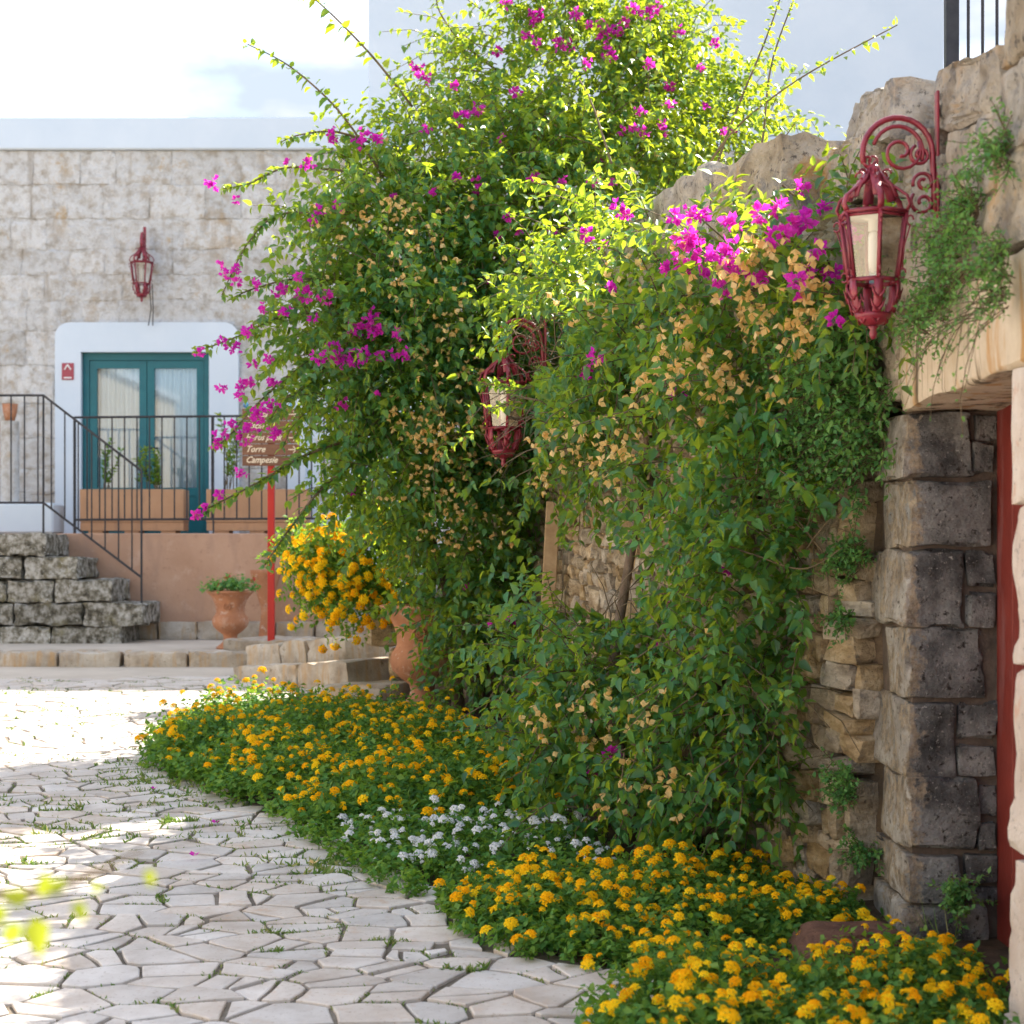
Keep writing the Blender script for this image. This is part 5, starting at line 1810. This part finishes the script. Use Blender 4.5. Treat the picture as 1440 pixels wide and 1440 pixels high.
wall_blobs = [px_blob(*b) for b in [
    (900, 420, 110, 75, 8.7, .36), (1070, 375, 110, 62, 6.9, .26), (950, 500, 150, 95, 8.2, .40), (815, 520, 95, 90, 9.5, .42), (1090, 490, 95, 95, 6.8, .26), (1010, 610, 140, 80, 7.3, .32), (860, 620, 105, 75, 8.8, .42),
    (1085, 690, 75, 90, 6.9, .22), (900, 930, 140, 70, 8.0, .38), (1020, 950, 105, 90, 7.2, .30), (820, 1030, 90, 75, 8.1, .36), (960, 1070, 100, 75, 7.5, .30), (1050, 830, 80, 65, 7.0, .22), (970, 740, 90, 50, 7.6, .26),
    (1170, 345, 60, 50, 6.4, .18), (1180, 420, 55, 55, 6.4, .16), (790, 900, 65, 45, 8.6, .3), (1080, 1000, 60, 80, 6.95, .2), (870, 1140, 90, 45, 7.7, .28), (1000, 440, 120, 70, 7.6, .28), (775, 630, 55, 50, 9.8, .32), (785, 420, 50, 55, 10.0, .32),
    (850, 345, 50, 35, 9.1, .22), (1095, 900, 45, 60, 6.9, .16), (1040, 1110, 70, 50, 7.1, .2), (1110, 800, 35, 60, 6.85, .14)]]
wall_canes = [
    (A([(960, 330), (1010, 210), (1110, 120), (1262, 35)], 8.3, 7.6), .055, .45, .007, .07),
    (A([(1050, 320), (1072, 200), (1085, 90), (1120, -10)], 7.8, 8.2), .04, .15, .008, .06),
    (A([(985, 300), (1030, 170), (1075, 60), (1100, -10)], 8.4, 8.6), .035, .2, .008, .06),
    (A([(1010, 360), (1060, 260), (1120, 170)], 7.4, 7.4), .06, .3, .006, .055),
    (A([(900, 330), (820, 280), (760, 258), (715, 258)], 9.2, 9.4), .010, .1, .008, .075),
    (A([(900, 420), (820, 390), (760, 360), (700, 342)], 9.0, 9.3), .010, .1, .008, .075),
    (A([(880, 540), (790, 540), (730, 545), (675, 538)], 9.4, 9.9), .009, .1, .008, .08),
    (A([(850, 560), (780, 575), (730, 565), (690, 575)], 9.4, 10.0), .012, .1, .008, .08),
    (A([(1100, 260), (1120, 275), (1130, 250)], 7.0, 7.0), .02, .1, .006, .06),
    (A([(860, 880), (790, 860), (720, 870), (690, 880)], 8.4, 8.8), .012, .05, .008, .085),
    (A([(1000, 760), (1060, 780), (1130, 800), (1185, 770)], 7.0, 6.6), .05, .2, .006, .06),
    (A([(860, 230), (830, 140), (800, 90)], 9.2, 9.6), .03, .1, .007, .06)]
wmags = [(985, 300, 14), (972, 298, 9), (1000, 345, 20), (990, 350, 18), (1010, 360, 14), (1045, 372, 18), (1038, 380, 16), (1048, 360, 16), (1100, 322, 20), (1132, 318, 14), (1160, 290, 10), (1085, 335, 10), (1135, 378, 14),
         (1118, 390, 14), (1150, 350, 12), (1170, 382, 14), (1128, 260, 14), (1195, 335, 13), (1298, 345, 16), (1290, 365, 16), (1305, 330, 10), (1292, 380, 10), (880, 300, 14), (868, 292, 10), (825, 330, 12),
         (840, 500, 12), (832, 505, 10), (825, 525, 9), (1068, 300, 9), (1028, 312, 9), (1015, 398, 10), (985, 385, 8), (1175, 450, 10), (950, 305, 12), (1120, 410, 9), (940, 380, 8), (1095, 290, 9)]
wdry = [(800, 1180, 340, 480, 45), (840, 1100, 470, 580, 26), (720, 900, 560, 700, 26), (770, 960, 940, 1120, 12), (700, 790, 990, 1040, 5)]
wb0 = at(905, 1190, 7.75)
wb_ = (wb0.x, wb0.y, ground(wb0.y))
bg2, P2 = bougainvillea(wb_, "bushy bougainvillea with dried tan bracts leaning on the rubble wall", wall_blobs, wall_canes,
                        [([wb_, at(930, 1120, 7.7), at(985, 1010, 7.65), at(1040, 850, 7.55), at(1062, 720, 7.35), at(1040, 640, 7.4)], .045, .028),
                         ([Vector(wb_) + Vector((.08, .02, 0)), at(975, 1130, 7.6), at(1030, 1080, 7.45)], .03, .012),
                         ([Vector(wb_) + Vector((-.06, 0, 0)), at(880, 1100, 7.8), at(860, 960, 8.2), at(900, 700, 8.6), at(930, 480, 8.7)], .04, .015),
                         ([Vector(wb_) + Vector((.16, -.02, 0)), at(1000, 1160, 7.4), at(1050, 1110, 7.2)], .022, .008)],
                        92, .062, wmags, wdry, 7.6, prune=LAMPGAP + [(778, 900, 772, 872, 20), (1132, 1260, 715, 1270, 20)])      # bare wall shows here

# lamp half hidden in the leaves
lamp2 = place_lamp((at(768, 520, 10.55).x, 10.55, fz(490, 10.4)), math.pi + R(12), "red iron wall lamp half buried in the bougainvillea leaves", 1.25)

# ================================================================== LANTANA BEDS
def head_mesh(name, mat, n=16, size=.0075, rad=.016, flat=.75):
    P, T, N, L = [], [], [], []
    for k in range(n):
        ph = k * 2.39996
        r = math.sqrt((k + .5) / n)
        c = np.array([r * math.cos(ph) * rad, r * math.sin(ph) * rad, math.sqrt(max(0, 1 - r * r)) * rad * flat])
        ax = unit(c[None] + np.array([[0, 0, .006]]))[0]
        e1 = unit(np.cross(ax, [.3, .2, .9])[None])[0]
        e2 = np.cross(ax, e1)
        for q in range(3):
            a = q * 2.09 + ph
            s = e1 * math.cos(a) + e2 * math.sin(a)
            P.append(c); T.append(s + ax * .35); N.append(ax); L.append(size * 1.55)
    L = np.array(L)
    return cloud_mesh(name, np.array(P), np.array(T), np.array(N), L, L * 1.1, T4, mat, rv=np.repeat(rng.random(n) * .35, 3), smooth=False)


OH = [head_mesh("flower_head", M['orange'], n, .0085, r, f) for n, r, f in ((14, .017, .8), (18, .020, .75), (11, .014, .9), (16, .019, .95))]
WH = [head_mesh("flower_head", M['whitefl'], n, .0085, r, f) for n, r, f in ((9, .013, .6), (12, .016, .5))]


def in_poly(x, y, poly):
    c = False
    for (x0, y0), (x1, y1) in zip(poly, poly[1:] + poly[:1]):
        if (y0 > y) != (y1 > y) and x < (x1 - x0) * (y - y0) / (y1 - y0) + x0: c = not c
    return c


def edge_dist(x, y, poly):
    best = 9
    for (x0, y0), (x1, y1) in zip(poly, poly[1:] + poly[:1]):
        dx, dy = x1 - x0, y1 - y0
        t = max(0, min(1, ((x - x0) * dx + (y - y0) * dy) / (dx * dx + dy * dy + 1e-9)))
        best = min(best, math.hypot(x - x0 - dx * t, y - y0 - dy * t))
    return best


def bed(name, label, poly, h, dens, heads, nheads, leaf=.034, edge=.28, mat='lantleaf', hs=1.0, seed=0, cat="flower bed", biasfront=0.0, extra=0):
    xs, ys_ = [p[0] for p in poly], [p[1] for p in poly]
    area = (max(xs) - min(xs)) * (max(ys_) - min(ys_))
    cx, cy = sum(xs) / len(xs), sum(ys_) / len(ys_)
    base = np.array([cx, cy, ground(cy)])
    t = empty(name, tuple(base), label, cat)
    O, D, L = [], [], []
    tops = []
    for _ in range(int(area * dens)):
        x, y = rnd.uniform(min(xs), max(xs)), rnd.uniform(min(ys_), max(ys_))
        if not in_poly(x, y, poly): continue
        ed = edge_dist(x, y, poly)
        hh = h * min(1.0, .45 + .55 * ed / edge) * (0.78 + .45 * mnoise.noise(Vector((x * 2.6, y * 2.6, seed)))) * rnd.uniform(.6, 1.05)
        O.append((x, y, ground(y))); D.append((rnd.gauss(0, .35), rnd.gauss(0, .35) - .1, 1)); L.append(hh)
    O, D, L = np.array(O), np.array(D), np.array(L)
    P, T, N, path = grow(O, D, L, 8, .1, .16, per=2, spread=.9, leafdown=.05, start=.25)
    sub = rng.random(len(path)) < .35
    link_mesh("stems", stems_mesh("stems", path[sub][:, ::2] - base, .003, .0015, M['lantleaf' if mat == 'lantleaf' else mat]), None, t)["kind"] = "stuff"
    ls = rng.uniform(.65, 1.15, len(P)) * leaf
    link_mesh("foliage", cloud_mesh("foliage", P - base, T, N, ls, ls * rng.uniform(.75, 1.0, len(P)), T4, M[mat]), None, t)["kind"] = "stuff"
    tip = path[:, -1]
    tdir = unit(path[:, -1] - path[:, -2])
    rel = (tip[:, 2] - O[:, 2])
    w = np.clip(rel / h, .05, 1) ** 2
    if biasfront:
        edv = np.array([edge_dist(a, b, poly) for a, b in O[:, :2]])
        w = w * (1 + biasfront * np.exp(-edv / .25))
    w = w / w.sum()
    nh = min(nheads + extra, len(tip))
    pick = rng.choice(len(tip), nh, replace=False, p=w)
    # gather in twos and threes; heads past the first few hundred are one joined part
    many = MB()
    pick = sorted(pick, key=lambda i_: tip[i_][1])
    for j, i in enumerate(pick):
        me = heads[rnd.randrange(len(heads))]
        loc = Vector(tip[i] - base) + Vector((0, 0, .012)) + (Vector((rnd.uniform(-.03, .03), rnd.uniform(-.03, .03), rnd.uniform(-.01, .01))) if j % 3 else Vector())
        q = Vector(tdir[i] * .6 + np.array([rng.normal(0, .35), -0.35 + rng.normal(0, .35), .8])).to_track_quat('Z', 'Y').to_euler()
        s = hs * rnd.choice([rnd.uniform(.45, .7), rnd.uniform(.75, 1.0), rnd.uniform(.9, 1.25)])
        if j < nheads:
            o = link_mesh("flower_head", me, None, t)
            o.location = loc
            o.rotation_euler = q
            o.scale = (s, s, s)
        else:
            mt = Matrix.Translation(loc) @ q.to_matrix().to_4x4() @ Matrix.Scale(s, 4)
            many.add([mt @ v.co for v in me.vertices], [tuple(p_.vertices) for p_ in me.polygons])
    if many.v:
        o = many.build("flower_heads", heads[0].materials[0], t)
        o["kind"] = "stuff"
        a_ = o.data.attributes.new("rnd", 'FLOAT', 'POINT')
        a_.data.foreach_set("value", np.repeat(rng.random(len(many.v) // 5 + 1), 5)[:len(many.v)].astype(np.float32))
    return t


polyA = [(-2.28, 11.5), (-2.24, 10.35), (-1.92, 9.65), (-1.32, 8.80), (-0.95, 8.20), (-0.35, 8.05), (0.25, 8.4), (0.35, 9.5), (0.05, 10.6), (-0.5, 11.6), (-1.2, 12.1), (-1.9, 12.0)]
bed("lantana_bed", "large bed of orange lantana along the lane below the bougainvillea", polyA, .42, 520, OH, 300, leaf=.044, edge=.30, seed=1, biasfront=2.6, hs=1.12, extra=480)
polyW = [(-1.06, 8.24), (-0.70, 7.40), (-0.46, 6.98), (-0.02, 6.95), (0.45, 7.3), (0.35, 8.3), (-0.30, 8.25)]
bed("white_lantana_bed", "low patch of white flowers between the two orange lantana beds", polyW, .24, 620, WH, 190, leaf=.036, edge=.25, seed=2, biasfront=1.8, hs=1.1)
polyB = [(-0.34, 6.84), (-0.16, 6.38), (0.04, 6.10), (0.32, 5.96), (0.60, 5.90), (1.0, 6.0), (1.34, 6.12), (1.36, 6.55), (1.0, 7.3), (0.5, 7.25), (0.05, 7.05)]
bed("lantana_bed", "orange lantana bed bulging onto the paving below the bougainvillea trunk", polyB, .28, 1000, OH, 300, leaf=.036, edge=.22, seed=3, biasfront=1.9, hs=1.0, extra=80)
polyC = [(0.50, 5.72), (0.34, 5.50), (0.26, 5.30), (0.22, 4.85), (0.9, 4.5), (1.38, 4.4), (1.40, 4.9), (1.55, 5.2), (1.55, 5.85), (1.25, 5.86), (0.85, 5.66)]
bed("lantana_bed", "orange lantana bed in front of the red gate door", polyC, .33, 1000, OH, 300, leaf=.036, edge=.11, seed=4, biasfront=.6, hs=1.0, extra=0)

# lantana shrub spilling over the low wall
def shrub(name, label, blobs, dens, base, leaf, heads, nheads, hs):
    base = np.array(base)
    t = empty(name, tuple(base), label, "shrub")
    O, D, L = blob_shoots(blobs, dens, .12, .28)
    P, T, N, path = grow(O, D, L, 7, .6, .14, per=2, spread=.9, leafdown=.15)
    ls = rng.uniform(.65, 1.15, len(P)) * leaf
    link_mesh("foliage", cloud_mesh("foliage", P - base, T, N, ls, ls * .8, T4, M['lantleaf']), None, t)["kind"] = "stuff"
    c0 = blobs[0][0]
    MB().tube([(0, 0, 0), tuple((c0 - base) * .5 + np.array([.05, 0, .1])), tuple(c0 - base)], [.035, .025, .012], n=7).build("stem", M['bark'], t, smooth=True)
    tip = path[:, -1]
    cen = np.mean([b[0] for b in blobs], axis=0)
    w = np.clip(cen[1] + .25 - tip[:, 1], 0.02, 1)
    pick = rng.choice(len(tip), min(nheads, len(tip)), replace=False, p=w / w.sum())
    for i in pick:
        o = link_mesh("flower_head", heads[rnd.randrange(len(heads))], None, t)
        o.location = tip[i] - base
        dv = tip[i] - cen
        o.rotation_euler = Vector(unit(dv[None])[0] + np.array([rng.normal(0, .3), -.5, .5])).to_track_quat('Z', 'Y').to_euler()
        s = hs * rnd.uniform(.85, 1.2)
        o.scale = (s, s, s)
    return t


shrub("lantana_shrub", "rounded yellow orange lantana shrub spilling over the stone steps by the urn", [px_blob(*b) for b in [(500, 790, 62, 60, 13.2, .35), (455, 800, 45, 55, 13.2, .3), (540, 775, 45, 50, 13.2, .3), (465, 855, 30, 35, 13.0, .2), (425, 780, 28, 25, 13.3, .2), (520, 835, 40, 30, 13.2, .25)]],
      190, (at(545, 870, 13.4).x, 13.5, fz(868, 13.5)), .050, OH, 300, 1.55)

# ================================================================== CREEPERS ON THE WALLS
def creeper(name, label, spots, n, leaf, normal, base, mat='caperleaf', droop=.8, length=(.10, .26), hang=None):
    """small leaved plants rooted in wall joints; spots are world points on the wall face with a radius"""
    base = np.array(base)
    t = empty(name, tuple(base), label, "creeper")
    O, D, L = [], [], []
    for (c, r, wgt) in spots:
        for _ in range(int(n * wgt)):
            a, b_ = rnd.gauss(0, .5) * r, rnd.gauss(0, .5) * r
            d = Vector((-normal[1], normal[0], 0))
            p = Vector(c) + d * a + Vector((0, 0, b_)) + Vector(normal) * rnd.uniform(0, .03)
            O.append(p); D.append(Vector(normal) * rnd.uniform(.5, 1.1) + Vector((rnd.gauss(0, .4), rnd.gauss(0, .4), rnd.gauss(.1, .4)))); L.append(rnd.uniform(*length))
    P, T, N, path = grow(np.array([tuple(o) for o in O]), np.array([tuple(d) for d in D]), np.array(L), 8, droop, .16, per=2, spread=.9, leafdown=.1)
    link_mesh("stems", stems_mesh("stems", path[:, ::2] - base, .0022, .0012, M['cane']), None, t)["kind"] = "stuff"
    ls = rng.uniform(.6, 1.2, len(P)) * leaf
    link_mesh("foliage", cloud_mesh("foliage", P - base, T, N, ls, ls * .8, T4, M[mat]), None, t)["kind"] = "stuff"
    return t


NW = (-1, 0, 0)
def on_gate(px, py):
    d = WX * FPX / (px - 720)
    return (WX - 0.03, d, EYE - (py - HOR) / FPX * d)


creeper("wall_creeper", "trailing small leaved creeper beside the lamp above the gate lintel", [(on_gate(1392, 295), .09, 1.2), (on_gate(1372, 350), .12, 1.6), (on_gate(1355, 405), .12, 1.5), (on_gate(1436, 380), .10, 1.2), (on_gate(1437, 215), .06, .8), (on_gate(1330, 445), .08, .9)],
        46, .019, NW, (WX, 5.5, 2.8), length=(.06, .16))
creeper("wall_creeper", "long trailing tendrils hanging across the streaked cream lintel", [(on_gate(1436, 420), .03, 1.0), (on_gate(1395, 440), .03, .5)], 14, .016, NW, (WX, 5.2, 2.6), droop=1.2, length=(.2, .4))
p_, d_ = wall_at(.15)
creeper("fern_creeper", "dense bright green ferny creeper on the wall next to the lintel end", [((1.36, 6.62, EYE + (780 - 590) / FPX * 6.6), .22, 2.2), ((1.30, 6.75, EYE + (780 - 520) / FPX * 6.7), .16, 1.3), ((1.20, 6.95, EYE + (780 - 640) / FPX * 6.8), .16, 1.2), ((1.37, 6.55, EYE + (780 - 505) / FPX * 6.55), .10, .8)],
        150, .030, (-.92, -.38, 0), (1.35, 6.7, 2.2), length=(.12, .34), droop=.45)
for (px, py, r, k, lab) in ((1205, 785, .07, 55, "light green tuft growing beside the big grey jamb stones"), (1195, 868, .04, 20, "small green tuft below a thin layered stone of the rubble wall"), (1195, 1105, .07, 50, "green leafy tuft growing in a joint near the foot of the rubble wall"),
                            (1222, 1195, .05, 30, "pale green tuft low on the brown quoin stones"), (1345, 1255, .05, 34, "bright green sprig at the foot of the blackened jamb stones")):
    dd = 6.7 if px < 1300 else 6.15
    X = at(px, py, dd)
    nrm = (-.85, -.53, 0) if px < 1300 else (0, -1, 0)
    creeper("wall_tuft", lab, [((X.x, X.y, X.z), r, 1)], k, .024, nrm, tuple(X), droop=.5, length=(.05, .14))
# dry grass at the foot of the jamb
dP = at(1320, 1335, 6.0)
n = 26
O = np.tile([[dP.x, dP.y, ground(6.0)]], (n, 1)) + rng.normal(0, .03, (n, 3)) * np.array([1, 1, 0])
P = O; T = np.stack([rng.normal(0, .6, n), rng.normal(0, .4, n), np.ones(n)], 1)
me = cloud_mesh("dry_grass", P - np.array([dP.x, dP.y, ground(6.0)]), T, rng.normal(0, 1, (n, 3)), rng.uniform(.12, .28, n), np.full(n, .006), TG, M['grassblade'])
tag(link_mesh("dry_grass", me, None, None, loc=(dP.x, dP.y, ground(6.0))), "thin wispy grass tuft at the base of the gate jamb", "grass tuft")
# reddish rock in the bed
rk = blockmesh("bed_rock", .36, .26, .20, cuts=12, rough=.030, bev=.085, seed=8, lump=.06, mat=surface("red_earth_rock", [(0.3, (.10, .050, .035)), (.7, (.24, .125, .085))], scale=9, bump=1.0, bscale=30, bdist=.04))
b = at(1190, 1338, 5.98)
tag(link_mesh("bed_rock", rk, None, None, loc=(b.x, b.y, ground(5.98) + .075)), "reddish brown rock lying between the lantana at the jamb foot", "rock")

# ================================================================== TWIG CLOSE TO THE CAMERA
tw = empty("young_shrub", (-0.85, 1.75, ground(1.75)), "blurred young yellow green twig reaching in over the paving", "shrub")
off = -np.array(tw.location)
pth, ln = cane_path([(-0.85, 1.75, ground(1.75)), (-0.80, 1.72, .8), (-0.62, 1.66, 1.34), (-0.46, 1.62, 1.405), (-0.40, 1.60, 1.425), (-0.345, 1.60, 1.452)], 40)
MB().tube([tuple(q) for q in pth + off], list(np.linspace(.010, .0015, 40)), n=6).build("stem", M['cane'], tw, smooth=True)
lp, lt, ll = [], [], []
for (px, py, dx, dz, s) in [(40, 1268, -.7, .2, .030), (62, 1262, .1, .9, .026), (48, 1290, .2, -1, .038), (30, 1300, -.6, -.6, .030), (105, 1268, .5, -.9, .022), (70, 1255, .8, .5, .024), (208, 1222, .2, -.8, .018), (12, 1280, -.8, -.4, .034), (128, 1255, .6, .5, .016)]:
    q = at(px, py, 1.60)
    lp.append(tuple(q)); lt.append((dx, rnd.uniform(-.3, .3), dz)); ll.append(s)
lp, lt, ll = np.array(lp), np.array(lt), np.array(ll)
link_mesh("leaves", cloud_mesh("leaves", lp + off, lt, np.tile([[0.2, -.8, .5]], (len(lp), 1)), ll, ll * .8, T8, M['yellowleaf']), None, tw)
for z_ in (.5, .8, 1.1):
    pass
